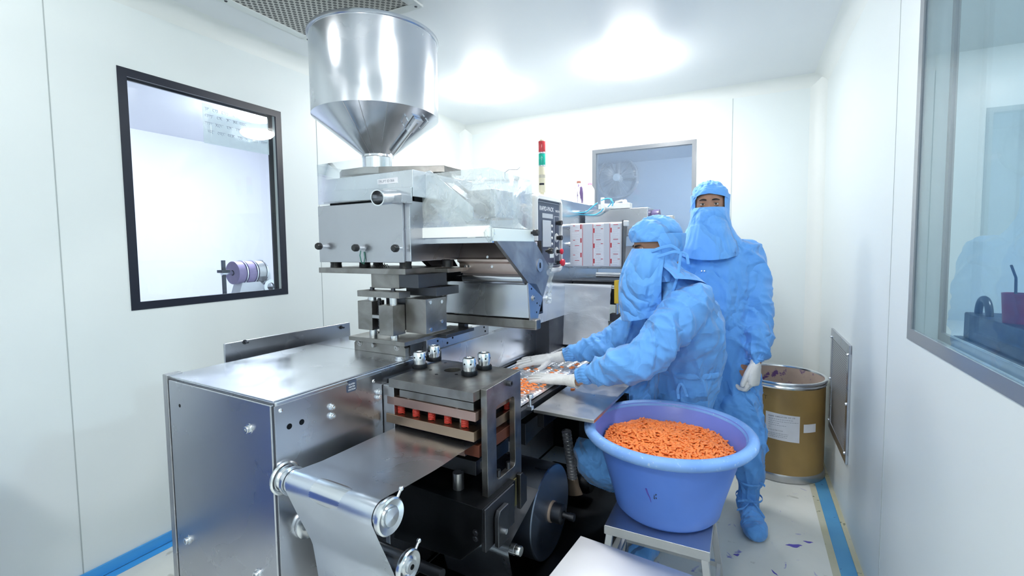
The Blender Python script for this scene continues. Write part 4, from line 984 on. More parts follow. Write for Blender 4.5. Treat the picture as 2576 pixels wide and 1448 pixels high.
m.cyl((.26, 2.28, 1.665), (.36, 2.42, 1.665), .028, 20); m.cyl((.25, 2.30, 1.655), (.25, 2.30, 1.735), .013, 16); m.box(.22, .44, 2.30, 2.36, 1.655, 1.69); m.sphere((.40, 2.32, 1.70), .016, 12, 8)
m.build('air_cylinder', M['cream'], MC, .002)
tb_ = plain('cyan_air_tube', (.10, .55, .80), .3)
for k, pts in enumerate([[(1445, 538), (1470, 540), (1497, 541), (1512, 532), (1518, 524)], [(1447, 535), (1475, 534), (1490, 520), (1503, 510)], [(1512, 504), (1526, 499), (1540, 500), (1537, 512), (1529, 520)], [(1535, 502), (1543, 508), (1540, 518)]]):
    pp = [pU(x, y, 2.26 - .004 * k) for x, y in pts]
    sm = []
    for i in range(len(pp) - 1):
        for s in range(4): sm.append(pp[i].lerp(pp[i + 1], s / 4))
    sm.append(pp[-1]); sm = [sm[0]] + [(sm[i - 1] + sm[i] + sm[i + 1]) / 3 for i in range(1, len(sm) - 1)] + [sm[-1]]
    MB().tubep(sm, .0042, 7).build('air_tube', tb_, MC)
MB().tubep([pU(x, y, 2.34) for x, y in [(1548, 508), (1565, 504), (1580, 512), (1583, 522), (1578, 530)]], .009, 8).build('grey_hose', M['machined_lt'], MC)
MB().tubep([pU(x, y, 2.36) for x, y in [(1530, 522), (1550, 512), (1572, 516), (1582, 520)]], .008, 8).build('grey_hose', M['cream'], MC)
# yellow taped lever on a chrome rod beside the foil
c = pU(1550, 770, 2.02)
MB().cyl((.445, 2.0, .86), (.445, 2.0, 1.09), .010, 16).build('lever_rod', M['chrome'], MC)
m = MB(); m.box(.428, .455, 1.985, 2.015, 1.045, 1.19); m.build('yellow_lever', M['yellow'], MC, .005)
bx('lever_clamp', .40, .465, 1.99, 2.04, .93, .98, M['dark_steel'], MC, .003)
bx('sealing_base', .03, .46, 2.02, 2.44, .745, .86, M['black_iron'], MC, .004)
m = MB(); m.box(.03, .042, 1.955, 1.975, .745, 1.12); m.build('foil_side_bar', M['dark_steel'], MC, .001)

# ================================================================== WEBS AND ROLLS (separate from the machine)
def web(name, path, x0, x1, mat, label, cat, nx=14, wob=.0015, seed=0, thick=.0006, fn=None):
    """path: (y,z) list in machine frame"""
    pts = [Vector((0, a, b)) for a, b in path]; d = []
    rs = []
    for i, p in enumerate(pts):
        t = (pts[min(i + 1, len(pts) - 1)] - pts[max(i - 1, 0)]).normalized(); nrm = Vector((0, -t.z, t.y))
        row = []
        for j in range(nx + 1):
            s = j / nx; x = x0 + (x1 - x0) * s
            q = Vector((x, p.y, p.z)); w_ = wob * noise.noise(Vector((x * 7 + seed, p.y * 6, p.z * 6))) * 2
            q += nrm * w_
            if fn: q = fn(q, s, i / (len(pts) - 1))
            row.append(q)
        rs.append(row)
    m = MB(); m.rings(rs, cap=False, closed=False, smooth=True); o = m.build(name, mat, None)
    o.location = MO; o.rotation_euler = (0, 0, MA); return tag(o, label, cat)
def lerp2(a, b, n): return [(a[0] + (b[0] - a[0]) * k / n, a[1] + (b[1] - a[1]) * k / n) for k in range(n)]
def arc(cy, cz, r, t0, t1, n): return [(cy + r * cos(t0 + (t1 - t0) * k / n), cz + r * sin(t0 + (t1 - t0) * k / n)) for k in range(n + 1)]
# forming film: platen -> front roller -> down -> lower roller -> idler -> supply roll
rl_c = (.99, .232); RLR = .200
path = lerp2((.60, .724), (.12, .738), 22) + lerp2((.12, .738), (FRY + .01, FRZ + FRR), 6) + arc(FRY, FRZ, FRR, pi * .45, pi * 1.03, 12)
path += lerp2((FRY - FRR + .001, FRZ - .012), (.10 - .028, .50), 22)
path += lerp2((.074, .49), (.10, .30), 6) + lerp2((.10, .30), (.30, .05), 6) + [(.32, .03)]
def filmfn(q, s, t):
    return q
web('forming_film', path, .062, .408, M['film'], 'clear grey forming film running from the press over the front roller and down', 'film', 18, .0022, 3)
idy, idz = idler
rp_ = [(rl_c[0] + RLR * cos(t), rl_c[1] + RLR * sin(t)) for t in [radians(130 - 4 * k) for k in range(0)]]
ang = radians(128)
tp = (rl_c[0] + (RLR + .002) * cos(ang), rl_c[1] + (RLR + .002) * sin(ang))
path = lerp2(tp, (idy - .015, idz + .016), 10) + arc(idy, idz, .0215, radians(120), radians(190), 5) + lerp2((idy - .022, idz - .006), (idy + .05, .03), 8)
web('supply_film', path, .12, .45, M['film'], 'film web leading from the supply roll down behind the gear housing', 'film', 12, .004, 9)
# supply roll
rt = empty('film_supply_roll', mw(0, rl_c[0], rl_c[1]), MA); tag(rt, 'large roll of grey forming film mounted under the machine track', 'film roll')
rollm = metal('rolled_film', (.30, .36, .46), .34, .08, 6)
prof = [(.045, .115), (RLR - .004, .115), (RLR, .119), (RLR, .446), (RLR - .004, .450), (.045, .452)]
MB().lathe(prof, (0, 0, 0), 'X', 96).build('rolled_web', rollm, rt)
MB().lathe([(.0001, .10), (.046, .10), (.046, .460), (.040, .464), (.0001, .464)], (0, 0, 0), 'X', 40).build('roll_core', plain('card_core', (.28, .22, .18), .7), rt)
MB().lathe([(.0001, .46), (.040, .46), (.042, .464), (.042, .505), (.036, .510), (.016, .510), (.015, .504), (.0001, .504)], (0, 0, 0), 'X', 40).build('hub_collar', M['dark_steel'], rt)
MB().lathe([(.0001, .50), (.013, .50), (.013, .535), (.016, .537), (.016, .560), (.0001, .560)], (0, 0, 0), 'X', 24).build('spindle', M['dark_steel'], rt)
# blister web on the track, pockets pressed into it
TZ = .7465
ny, nx = 300, 70; x0, x1, y0, y1 = .056, .392, .735, 1.96
rows = []
pkx, pky, pl_, pw_ = 6, .0255, .021, .0105
for i in range(ny + 1):
    y = y0 + (y1 - y0) * i / ny; row = []
    for j in range(nx + 1):
        x = x0 + (x1 - x0) * j / nx
        cxn = (x - x0 - .012) / ((x1 - x0 - .024) / pkx); fx = (cxn % 1) - .5; fy = ((y - y0) / pky) % 1 - .5
        inside = 0 <= cxn < pkx
        d = max(0, 1 - (fx * 2 / .78) ** 4 - (fy * 2 / .74) ** 4) if inside else 0
        z = TZ + .004 * (d > 0) * min(1, d * 2.2)
        z += .0012 * noise.noise(Vector((x * 20, y * 14, 0)))
        row.append((x, y, z))
    rows.append(row)
m = MB(); m.rings(rows, cap=False, closed=False, smooth=True); bw = m.build('blister_web', M['track_film'], None)
bw.location = MO; bw.rotation_euler = (0, 0, MA); tag(bw, 'silvery web of empty and filled blister pockets lying on the machine track', 'blister web')
# printed lid foil
pf = empty('printed_lid_foil', mw(.118, 1.985, 1.28), MA); tag(pf, 'white lidding foil with red print looped over two rollers beside the control panel', 'printed foil')
fw_ = .340; rs = []
pth = arc(.015, .255, .0135, 0.0, pi, 10) + lerp2((.0015, .245), (.0015, .01), 10) + arc(.015, .005, .0135, pi, 2 * pi, 10)
m = MB(); m.rings([[(x, a, b) for x in np.linspace(.02, fw_ + .02, 12)] for a, b in pth], cap=False, closed=False); o = m.build('foil_web', M['paper'], pf); md = o.modifiers.new('t', 'SOLIDIFY'); md.thickness = .0005
m = MB(); mg = MB(); mp = MB()
def fr_(mb, x0, x1, z0, z1, y=.0006): mb.box(.02 + x0, .02 + x1, y - .0004, y + .0004, z0, z1)
for xc in (.083, .153, .262): fr_(m, xc, xc + .0028, -.002, .262)
for (xb, sgn, zs) in [(.070, 1, (.232, .145, .052)), (.157, 1, (.205, .110, .014)), (.267, 1, (.205, .112, .014))]:
    for z in zs:
        fr_(m, xb + (.0 if sgn else 0), xb + .008, z, z + .029)
for (xa, zs) in [(.020, (.252, .160, .065)), (.205, (.228, .135, .04)), (.312, (.229, .135, .04))]:
    for z in zs: fr_(m, xa, xa + .014, z, z + .0035)
for (xa, zs) in [(.032, (.220, .125, .03)), (.175, (.25, .160, .07)), (.285, (.251, .161, .07))]:
    for z in zs: fr_(m, xa, xa + .030, z, z + .0032)
for (xa, xw) in ((.010, .055), (.168, .045), (.28, .045)):
    for k in range(22):
        z = .008 + k * .0112; fr_(mg, xa, xa + xw * (0.6 + .4 * ((k * 7) % 5) / 5), z, z + .0012, .0008)
m.build('red_marks', M['red_ink'], pf); mg.build('fine_print', plain('pale_grey_print', (.55, .55, .6), .7), pf)
bl = MB(); fr_(bl, .089, .150, -.002, .262, .0009); fr_(bl, .225, .260, -.002, .262, .0009); bl.build('blank_bands', plain('blank_foil_band', (.66, .68, .74), .45), pf)
# plain aluminium foil sloping down to the track
pth = arc(2.0, 1.145, .0155, 0.2, pi * .98, 8)[::1] + lerp2((1.984, 1.14), (1.952, .775), 30) + [(1.95, .765)]
def foilfn(q, s, t):
    if t > .25: q.y += .010 * abs(noise.noise(Vector((q.x * 9, q.z * 14, 2)))) * (1 - abs(t - .6)) + .006 * sin(s * 3.1) * 1
    q.x += -.045 * max(0, t - .2) * .6 + (.006 * noise.noise(Vector((0, q.z * 25, s * 2))) if s in (0, 1) else 0)
    return q
web('lid_foil', pth, .085, .412, M['foil'], 'wide crinkled aluminium foil sheet sloping down to the track behind the hands', 'foil', 22, .001, 5, .0005, foilfn)

# ---- bottles on the upper body
def bottle(px, py_base, u, r, h, mat, streak, label):
    c = pU(px, py_base, u); t = empty('dye_bottle', mw(c.x, u, 1.705)); tag(t, label, 'bottle', None)
    MB().lathe([(.0001, 0), (r * .95, 0), (r, .004), (r, h * .66), (r * .93, h * .72), (r * .6, h * .84), (r * .42, h * .88), (r * .40, h * .93)], n=32).build('bottle_body', mat, t)
    MB().lathe([(r * .45, h * .91), (r * .46, h * .96), (r * .40, h * 1.0), (.0001, h)], n=24).build('bottle_neck', plain('rusty_cap' if streak else 'pink_cap', (.30, .12, .09) if streak else (.85, .25, .35), .5), t)
    return t
dr = stained('ink_streaked_plastic', (.88, .88, .92), (.10, .06, .16), .535, 34, .35, (.88, .86, .92), spec=.5, stretch=(1.6, 1.6, .16), scale2=3)
bottle(1456, 500, 2.36, .032, .165, dr, True, 'white plastic bottle streaked with dark ink on top of the machine')
bottle(1484, 500, 2.50, .034, .165, plain('white_bottle_plastic', (.88, .86, .88), .35), False, 'plain white plastic bottle just right of the ink streaked bottle')
# ================================================================== PEOPLE
def V(*a): return Vector(a)
def ring(c, a, b, n=28, p=2.0):
    """closed ring: centre c, half-axes a and b (vectors); p is the superellipse power"""
    c = Vector(c); a = Vector(a); b = Vector(b); r = []
    for i in range(n):
        t = 2 * pi * i / n; ct, s_ = cos(t), sin(t)
        r.append(c + a * (abs(ct) ** (2 / p)) * (1 if ct >= 0 else -1) + b * (abs(s_) ** (2 / p)) * (1 if s_ >= 0 else -1))
    return r
def limb(m, pts, rad, n=20, flat=1.0, up=None):
    """round limb with domed ends; smooth centre line through pts"""
    P = [Vector(p) for p in pts]; k = len(P); Q = []; Rr = []
    for i in range(k - 1):
        p0, p1, p2, p3 = P[max(i - 1, 0)], P[i], P[i + 1], P[min(i + 2, k - 1)]
        for s in range(6):
            t = s / 6; t2, t3 = t * t, t * t * t
            Q.append(0.5 * ((2 * p1) + (-p0 + p2) * t + (2 * p0 - 5 * p1 + 4 * p2 - p3) * t2 + (-p0 + 3 * p1 - 3 * p2 + p3) * t3))
            Rr.append(rad[i] + (rad[i + 1] - rad[i]) * (t * t * (3 - 2 * t)))
    Q.append(P[-1]); Rr.append(rad[-1])
    rs = []; prev = up.copy() if up else None; last = len(Q) - 1
    for i, q in enumerate(Q):
        d = (Q[min(i + 1, last)] - Q[max(i - 1, 0)]).normalized()
        a = d.orthogonal().normalized() if prev is None else (prev - d * prev.dot(d)).normalized(); prev = a; b = d.cross(a)
        if i == 0:
            for f_, o_ in ((.35, .90), (.75, .6)): rs.append(ring(q - d * Rr[0] * o_ * .8, a * Rr[0] * f_ * flat, b * Rr[0] * f_, n))
        rs.append(ring(q, a * Rr[i] * flat, b * Rr[i], n))
        if i == last:
            for f_, o_ in ((.75, .6), (.35, .90)): rs.append(ring(q + d * Rr[-1] * o_ * .8, a * Rr[-1] * f_ * flat, b * Rr[-1] * f_, n))
    m.rings(rs); return m
def volume(name, m, voxel, mat, parent, smooth=4, fold=None, mat_fn=None):
    """fuse overlapping closed pieces into one continuous skin, smooth it and lay folds into it"""
    me = bpy.data.meshes.new(name); me.from_pydata(m.v, [], m.f)
    bm = bmesh.new(); bm.from_mesh(me); bmesh.ops.recalc_face_normals(bm, faces=bm.faces); bm.to_mesh(me); bm.free()
    o = bpy.data.objects.new(name + '_tmp', me); COL.objects.link(o)
    r = o.modifiers.new('r', 'REMESH'); r.mode = 'VOXEL'; r.voxel_size = voxel; r.adaptivity = 0
    s = o.modifiers.new('s', 'SMOOTH'); s.factor = 0.5; s.iterations = smooth
    dg = bpy.context.evaluated_depsgraph_get(); me2 = bpy.data.meshes.new_from_object(o.evaluated_get(dg)); me2.name = name
    bpy.data.objects.remove(o)
    me2.materials.clear(); me2.materials.append(mat)
    if fold:
        nv = len(me2.vertices); co = np.empty(nv * 3, 'f'); no = np.empty(nv * 3, 'f')
        me2.vertices.foreach_get('co', co); me2.vertices.foreach_get('normal', no) if False else None
        co = co.reshape(-1, 3)
        nn = [v.normal.copy() for v in me2.vertices]
        for i in range(nv):
            p = Vector(co[i]); co[i] = p + nn[i] * fold(p)
        me2.vertices.foreach_set('co', co.reshape(-1))
    me2.polygons.foreach_set('use_smooth', [True] * len(me2.polygons)); me2.update()
    ob = bpy.data.objects.new(name, me2); COL.objects.link(ob)
    if parent is not None: ob.parent = parent
    return ob
def ridge(q): r_ = max(0.0, 1 - 2.2 * abs(noise.noise(q))); return r_ * r_ * 1.15 - 0.45
def make_fold(bones, base_amp=.006, seed=0):
    """bones: (p0, p1, amp, along_freq, round_freq, skew); the nearest bone decides the fold direction"""
    B = []
    for (p0, p1, amp, fa, fr, sk) in bones:
        p0 = Vector(p0); p1 = Vector(p1); d = p1 - p0; L = d.length; d.normalize(); a = d.orthogonal().normalized(); b = d.cross(a)
        B.append((p0, d, L, a, b, amp, fa, fr, sk))
    def f(p):
        tot = 0; ws = 0
        for (p0, d, L, a, b, amp, fa, fr, sk) in B:
            r = p - p0; s = max(0, min(L, r.dot(d))); dist = (r - d * s).length
            w_ = 1 / (dist ** 4 + 1e-6); s = r.dot(d); x, y = r.dot(a), r.dot(b)
            wr = noise.noise(p * 5 + Vector((seed, 0, 3))) * .5
            q = Vector((s * fa + sk * x * 8 + wr, x * fr + seed, y * fr))
            q2 = Vector((s * fa * 2.1 - sk * y * 12 + wr * 2, x * fr * 1.7 + seed + 9, y * fr * 1.7))
            tot += w_ * amp * 1.7 * (ridge(q) * 1.0 + ridge(q2) * .45); ws += w_
        return tot / ws
    return f

def frame(fwd, pitch=0.0):
    f = Vector(fwd).normalized(); u = Vector((0, 0, 1)); r = f.cross(u).normalized()
    rot = Matrix.Rotation(-pitch, 3, r); f2 = rot @ f; u2 = rot @ u; return r, f2, u2

def head_into(m, c, r, f, u):
    """skin head: skull, sockets, brow, nose, cheeks"""
    n, k = 48, 36; rs = []
    for i in range(1, k):
        ph = pi * i / k; row = []
        for j in range(n):
            t = 2 * pi * j / n; x = sin(t) * sin(ph); y = cos(t) * sin(ph); z = cos(ph)
            X = .075 * x; Y = (.098 if y > 0 else .092) * y; Z = .118 * z
            if z < -.2: X *= 1 - .30 * (-.2 - z) / .8; Y *= 1 - (.12 if y > 0 else .35) * (-.2 - z) / .8
            if y > 0:
                for sx in (-1, 1):
                    g = math.exp(-(((X - sx * .031) / .017) ** 2 + ((Z - .006) / .011) ** 2)); Y -= .010 * g
                Y += .007 * math.exp(-((Z - .024) / .008) ** 2) * math.exp(-(X / .042) ** 4)
                nz = math.exp(-(X / .011) ** 2) * (1 if Z < 0 else 0) * max(0, min(1, (0.008 - Z) / .05)) * (1 if Z > -.048 else max(0, 1 - (-.048 - Z) / .012)); Y += .024 * nz + .005 * math.exp(-(X / .009) ** 2) * math.exp(-(Z / .02) ** 2)
                for sx in (-1, 1): Y += .005 * math.exp(-(((X - sx * .04) / .02) ** 2 + ((Z + .030) / .018) ** 2))
                Y += .006 * math.exp(-((X / .024) ** 2 + ((Z + .070) / .010) ** 2))
            row.append(c + r * X + f * Y + u * Z)
        rs.append(row)
    m.rings(rs)
def face_parts(par, c, r, f, u, look=0.0, closed=False):
    for sx in (-1, 1):
        e = c + r * (sx * .031) + f * .0785 + u * .005
        mm = MB(); mm.sphere((0, 0, 0), .0125, 20, 14); mm.v = [tuple(e + Vector(v)) for v in mm.v]; eye = mm.build('eye', M['eye_white'], par)
        d = (f + u * look).normalized(); mm = MB()
        mm.cyl(e + d * .0112, e + d * .0128, .0058, 20); mm.build('iris', M['iris'], eye)
        # lids: strips of skin over the ball
        def lid(a0, a1, nm):
            rs = []
            for i in range(7):
                a = a0 + (a1 - a0) * i / 6; row = []
                for j in range(15):
                    b_ = -1.35 + 2.7 * j / 14; rr = .0140
                    v = f * (cos(a) * cos(b_)) + r * sin(b_) * .98 + u * (sin(a) * cos(b_)); row.append(e + v * rr)
                rs.append(row)
            q = MB(); q.rings(rs, cap=False, closed=False); o = q.build(nm, M['skin'], par); md = o.modifiers.new('t', 'SOLIDIFY'); md.thickness = .0015
        lid(.30 if not closed else -.25, 1.5, 'eyelid'); lid(-1.4, -.42, 'eyelid')
        pts = []
        for j in range(9):
            s = j / 8; X = sx * (.013 + .036 * s); Z = .0245 + .006 * sin(pi * s * .8) - .004 * s; Y = sqrt(max(0, 1 - (X / .075) ** 2 - (Z / .118) ** 2)) * .098 + .0075
            pts.append(c + r * X + f * Y + u * Z)
        q = MB(); q.tubep(pts, [.002, .0035, .0042, .0042, .004, .0036, .003, .0022, .001], 8); q.build('eyebrow', M['brow'], par)
        pts = [e + f * (cos(.36) * cos(b_)) * .0145 + r * sin(b_) * .0143 + u * sin(.34) * cos(b_) * .0145 for b_ in [-1.2 + 2.4 * j / 10 for j in range(11)]]
        if closed: pts = [e + f * cos(-.2) * cos(b_) * .0148 + r * sin(b_) * .0146 - u * sin(.2) * cos(b_) * .0148 for b_ in [-1.2 + 2.4 * j / 10 for j in range(11)]]
        q = MB(); q.tubep(pts, .0009, 6); q.build('lashes', M['brow'], par)

def patch(name, rows, mat, parent, closed=False, thick=.0022, sub=1):
    m = MB(); m.rings(rows, cap=False, closed=closed); o = m.build(name, mat, parent, recalc=False)
    md = o.modifiers.new('t', 'SOLIDIFY'); md.thickness = thick; md.offset = 1 if False else 0
    if sub: s = o.modifiers.new('s', 'SUBSURF'); s.levels = sub; s.render_levels = sub
    return o
def cap(par, c, r, f, u, mat, seed, puff=.0, front=.050, back=-.055):
    n, k = 64, 26; rows = []
    for i in range(k + 1):
        row = []
        for j in range(n):
            t = 2 * pi * j / n; zb = back + (front - back) * (0.5 + .5 * cos(t)) ** .8
            s = i / k; z0 = (zb / .128); th = math.acos(max(-1, min(1, z0))) * (1 - s) + .02 * s
            y = cos(t) * sin(th); x = sin(t) * sin(th); z = cos(th)
            q = Vector((x * 3.2 + seed, y * 3.2, z * 3.2))
            w_ = .010 * noise.noise(q) + .006 * ridge(q * 2.3) * min(1, s * 4)
            band = .0035 if s < .16 else 0.0
            bulge = puff * sin(min(1, s * 1.3) * pi) 
            rr = 1 + (w_ + bulge - .0) / .1
            p = c + r * (.091 * x * rr) + f * ((.112 if y > 0 else .110) * y * rr) + u * (.128 * z * (1 + (w_ + bulge * .6) / .12))
            if s < .05: p = p + f * (-.002 * y)
            row.append(p)
        rows.append(row)
    return patch('cap', rows, mat, par, closed=True)
def veil(par, c, yawf, zlist, mat, seed, t0, t1, name, wob=.006, n=44, tip=None):
    """cloth hung round the head: zlist = (z offset, forward shift, side radius, front radius); t0..t1 azimuth range in degrees"""
    r, f, u = frame(yawf); rows = []; K = len(zlist)
    for i in range((K - 1) * 6 + 1):
        a = i / 6; k0 = min(int(a), K - 2); s = a - k0; s = s * s * (3 - 2 * s) if False else s
        z, sh, rs_, rf = [zlist[k0][q] + (zlist[k0 + 1][q] - zlist[k0][q]) * s for q in range(4)]
        row = []; vfrac = i / ((K - 1) * 6)
        for j in range(n + 1):
            a0, a1 = (t0(vfrac), t1(vfrac)) if callable(t0) else (t0, t1)
            t = radians(a0 + (a1 - a0) * j / n)
            q = Vector((sin(t) * 2.6 + seed, cos(t) * 2.6, z * 3.5)); wv = wob * (noise.noise(q * 1.4) * 1.2 + ridge(q * 2.4) * .7) * min(1, .25 + vfrac * 2)
            dz = 0 if tip is None else tip(t, vfrac)
            row.append(c + r * (sin(t) * (rs_ + wv)) + f * (cos(t) * (rf + wv) + sh) + Vector((0, 0, z + dz)))
        rows.append(row)
    return patch(name, rows, mat, par)

def hand(name, par, W, fdir, nrm, thumb, curl, mat=None, scale=1.0, spread=1.0, cuff=.055, thumb_open=.7, glove_extra=0.0012):
    """gloved hand. W wrist, fdir towards the fingers, nrm out of the back of the hand, thumb: side of the thumb"""
    mat = mat or M['glove']; f = Vector(fdir).normalized(); nr = Vector(nrm); nr = (nr - f * nr.dot(f)).normalized(); t = nr.cross(f)
    if t.dot(Vector(thumb)) < 0: t = -t
    W = Vector(W); S = scale; m = MB(); q = lambda a, b, c_: W + (f * a + t * b + nr * c_) * S
    rs = []
    for (a, hw, hh, off) in [(-.012, .024, .017, 0), (0, .027, .018, 0), (.02, .034, .019, .002), (.045, .041, .017, .002), (.07, .043, .0155, .001), (.09, .042, .0135, 0), (.098, .038, .011, -.001)]:
        rs.append(ring(q(a, off, 0), t * hw * S, nr * hh * S, 24, 2.5))
    m.rings(rs)
    fin = [(.030, .094, .072, .0092, .16), (.010, .098, .080, .0095, .04), (-.011, .096, .074, .0091, -.08), (-.031, .089, .058, .0082, -.22)]
    for (b0, a0, L, rr, sp), cu in zip(fin, curl):
        d = (f * cos(sp * spread) + t * sin(sp * spread)); p = q(a0 - .018, b0, .001); pts = [p]; ang = cu[0]
        segs = [L * .46 + .012, L * .30, L * .24]
        for k, sl in enumerate(segs):
            dd = d * cos(ang) - nr * sin(ang)
            pts.append(pts[-1] + dd * sl * .5 * S); pts.append(pts[-1] + dd * sl * .5 * S); ang += cu[min(k + 1, len(cu) - 1)]
        rad = [rr * 1.06, rr * 1.02, rr * .98, rr * 1.0, rr * .92, rr * .90, rr * .80]
        limb(m, pts, [x * S for x in rad], 14)
    # thumb leaves the side of the palm near its base
    p0 = q(.018, .022, -.004); dd = (f * cos(thumb_open) + t * sin(thumb_open) - nr * .25).normalized(); d2 = (f * cos(thumb_open * .45) + t * sin(thumb_open * .45) - nr * .22).normalized()
    limb(m, [p0, p0 + dd * .030 * S, p0 + dd * .050 * S, p0 + dd * .050 * S + d2 * .024 * S, p0 + dd * .050 * S + d2 * .040 * S], [x * S for x in (.0155, .0135, .0115, .0108, .0088)], 14)
    if cuff: # loose glove cuff
        m.rings([ring(q(-cuff, 0, 0), t * .031 * S, nr * .026 * S, 24), ring(q(-cuff * .55, 0, 0), t * .0305 * S, nr * .0245 * S, 24), ring(q(-cuff * .15, 0, 0), t * .0275 * S, nr * .020 * S, 24), ring(q(.01, 0, 0), t * .029 * S, nr * .018 * S, 24)])
    wr = lambda p: .0009 * ridge(Vector(((p - W).dot(f) * 95, (p - W).dot(t) * 20, (p - W).dot(nr) * 20))) if -.06 < (p - W).dot(f) < .02 else .0005 * ridge(p * 60)
    o = volume(name, m, .0022, mat, par, 3, wr)
    if cuff:
        pts = [q(-cuff - .001, .0315 * cos(a), .0265 * sin(a)) for a in [2 * pi * k / 24 for k in range(25)]]
        MB().tubep(pts, .0022 * S, 8, cap=False).build('glove_rim', plain('cuff_roll', (.80, .79, .72), .4) if 'cuff_roll' not in bpy.data.materials else bpy.data.materials['cuff_roll'], o)
    return o
def gather(name, par, c, d, r, mat, n=3):
    """elasticated cuff: small pleats round the wrist"""
    d = Vector(d).normalized(); a = d.orthogonal().normalized(); b = d.cross(a); rows = []
    for i in range(13):
        s = i / 12; rr = r * (1 + .22 * s - .10 * sin(pi * s * 2.2)); row = []
        for j in range(72):
            t = 2 * pi * j / 72; q = rr * (1 + .055 * cos(18 * t + 1.5 * sin(s * 5)) * (1 - abs(.35 - s)))
            row.append(Vector(c) + d * (s * .062) + a * q * cos(t) + b * q * sin(t))
        rows.append(row)
    return patch(name, rows, mat, par, True, .002, 0)
def ribbon(name, par, pts, wdir, wd, mat, th=.0018):
    rows = []; P = [Vector(p) for p in pts]; Q = []
    for i in range(len(P) - 1):
        for s in range(4): Q.append(P[i].lerp(P[i + 1], s / 4))
    Q.append(P[-1]); Q = [Q[0]] + [(Q[i - 1] + Q[i] * 2 + Q[i + 1]) / 4 for i in range(1, len(Q) - 1)] + [Q[-1]]
    w_ = Vector(wdir).normalized() * wd / 2
    for q in Q: rows.append([q - w_, q, q + w_])
    return patch(name, rows, mat, par, False, th, 1)
def boot(par, heel, toe, anklep, mat, seed):
    heel = Vector(heel); toe = Vector(toe); d = (toe - heel); L = d.length; d.normalize(); s_ = Vector((-d.y, d.x, 0)); up = Vector((0, 0, 1)); m = MB(); rs = []
    for (a, w_, h, zc) in [(-.01, .022, .03, .035), (.0, .040, .048, .050), (.15, .046, .062, .064), (.32, .044, .058, .060), (.5, .048, .048, .050), (.7, .056, .040, .042), (.88, .052, .034, .036), (.97, .036, .024, .027), (1.0, .014, .012, .02)]:
        rs.append(ring(heel + d * a * L + up * zc, s_ * w_, up * h, 24, 2.4))
    m.rings(rs); c = heel + d * .17 * L
    limb(m, [c + up * .05, c.lerp(Vector(anklep), .5) + up * .03, Vector(anklep)], [.050, .046, .058], 20)
    g = make_fold([(heel, toe, .0035, 14, 12, .3), (c + up * .05, anklep, .006, 3, 34, .2)], seed=seed)
    o = volume('boot_cover', m, .006, mat, par, 3, lambda p: g(p) * (1 if p.z > .012 else 0))
    return o
cm, cm2 = M['blue_cloth'], M['blue_cloth2']

# ------------------------------------------------------------------ the worker bending over the track
W0 = empty('person', (0, 0, 0)); tag(W0, 'person in blue cleanroom gown and hood leaning over the track, gloved hands flat', 'person')
f_ = Vector((-.90, -.43, 0)).normalized(); r_ = f_.cross(Vector((0, 0, 1)))         # facing, own right hand side
def T(x, y, z, wd, dp, lean=0): return ring((x, y, z), r_ * wd, (f_ + Vector((0, 0, -lean))) * dp, 32, 2.3)
hc_ = wY(1652, 612, 2.20); hr, hf, hu = frame(f_, radians(22))
nearW = wZ(1421, 955, .782); nearT = wZ(1302, 945, .762)
farW = wZ(1388, 900, .795); farT = wZ(1284, 915, .764)
Sn, Sf = V(-.195, 2.10, 1.165), V(-.350, 2.43, 1.18)
En = wY(1615, 905, 1.985); Ef = wY(1545, 862, 2.40)
# skin body
m = MB(); head_into(m, hc_, hr, hf, hu)
limb(m, [hc_ - hu * .06 - hf * .01, V(-.315, 2.245, 1.27), V(-.27, 2.27, 1.16)], [.056, .055, .07])
m.rings([T(-.28, 2.26, 1.20, .10, .06), T(-.265, 2.27, 1.14, .16, .09), T(-.25, 2.31, 1.0, .13, .08), T(-.25, 2.39, .82, .12, .07), T(-.27, 2.42, .72, .12, .07)])
nd, fd = (nearW - nearT).normalized(), (farW - farT).normalized()
limb(m, [Sn, Sn.lerp(En, .5), En, En.lerp(nearW, .55), nearW + nd * .055, nearW], [.050, .040, .034, .031, .026, .021]); limb(m, [Sf, Sf.lerp(Ef, .5), Ef, Ef.lerp(farW, .55), farW + fd * .055, farW], [.050, .040, .034, .031, .026, .021])
kn, kf = V(-.37, 2.27, .44), V(-.645, 2.20, .37)
limb(m, [V(-.23, 2.40, .72), kn, V(-.345, 2.18, .10)], [.06, .045, .03]); limb(m, [V(-.28, 2.46, .70), V(-.42, 2.36, .52), kf, V(-.50, 2.34, .24), V(-.38, 2.46, .12)], [.06, .055, .045, .035, .03])
body = volume('body', m, .005, M['skin'], W0, 3)
face_parts(W0, hc_, hr, hf, hu, -.3, True)
# gown
m = MB()
m.rings([T(-.315, 2.24, 1.275, .06, .055), T(-.30, 2.25, 1.245, .12, .085), T(-.275, 2.265, 1.205, .185, .11), T(-.262, 2.27, 1.13, .205, .14, .1), T(-.250, 2.29, 1.04, .205, .158, .1), T(-.245, 2.315, .95, .198, .156),
         T(-.252, 2.36, .86, .190, .150), T(-.262, 2.38, .81, .185, .146), T(-.278, 2.40, .75, .200, .155), T(-.30, 2.41, .66, .195, .155), T(-.32, 2.415, .55, .18, .15)])
limb(m, [Sn + V(.0, .03, .0), Sn.lerp(En, .35), Sn.lerp(En, .75), En, En.lerp(nearW, .28), En.lerp(nearW, .48), En.lerp(nearW, .62)], [.088, .092, .090, .086, .080, .066, .047], 26)
limb(m, [Sf, Sf.lerp(Ef, .35), Sf.lerp(Ef, .75), Ef, Ef.lerp(farW, .28), Ef.lerp(farW, .48), Ef.lerp(farW, .62)], [.088, .088, .084, .078, .072, .060, .044], 26)
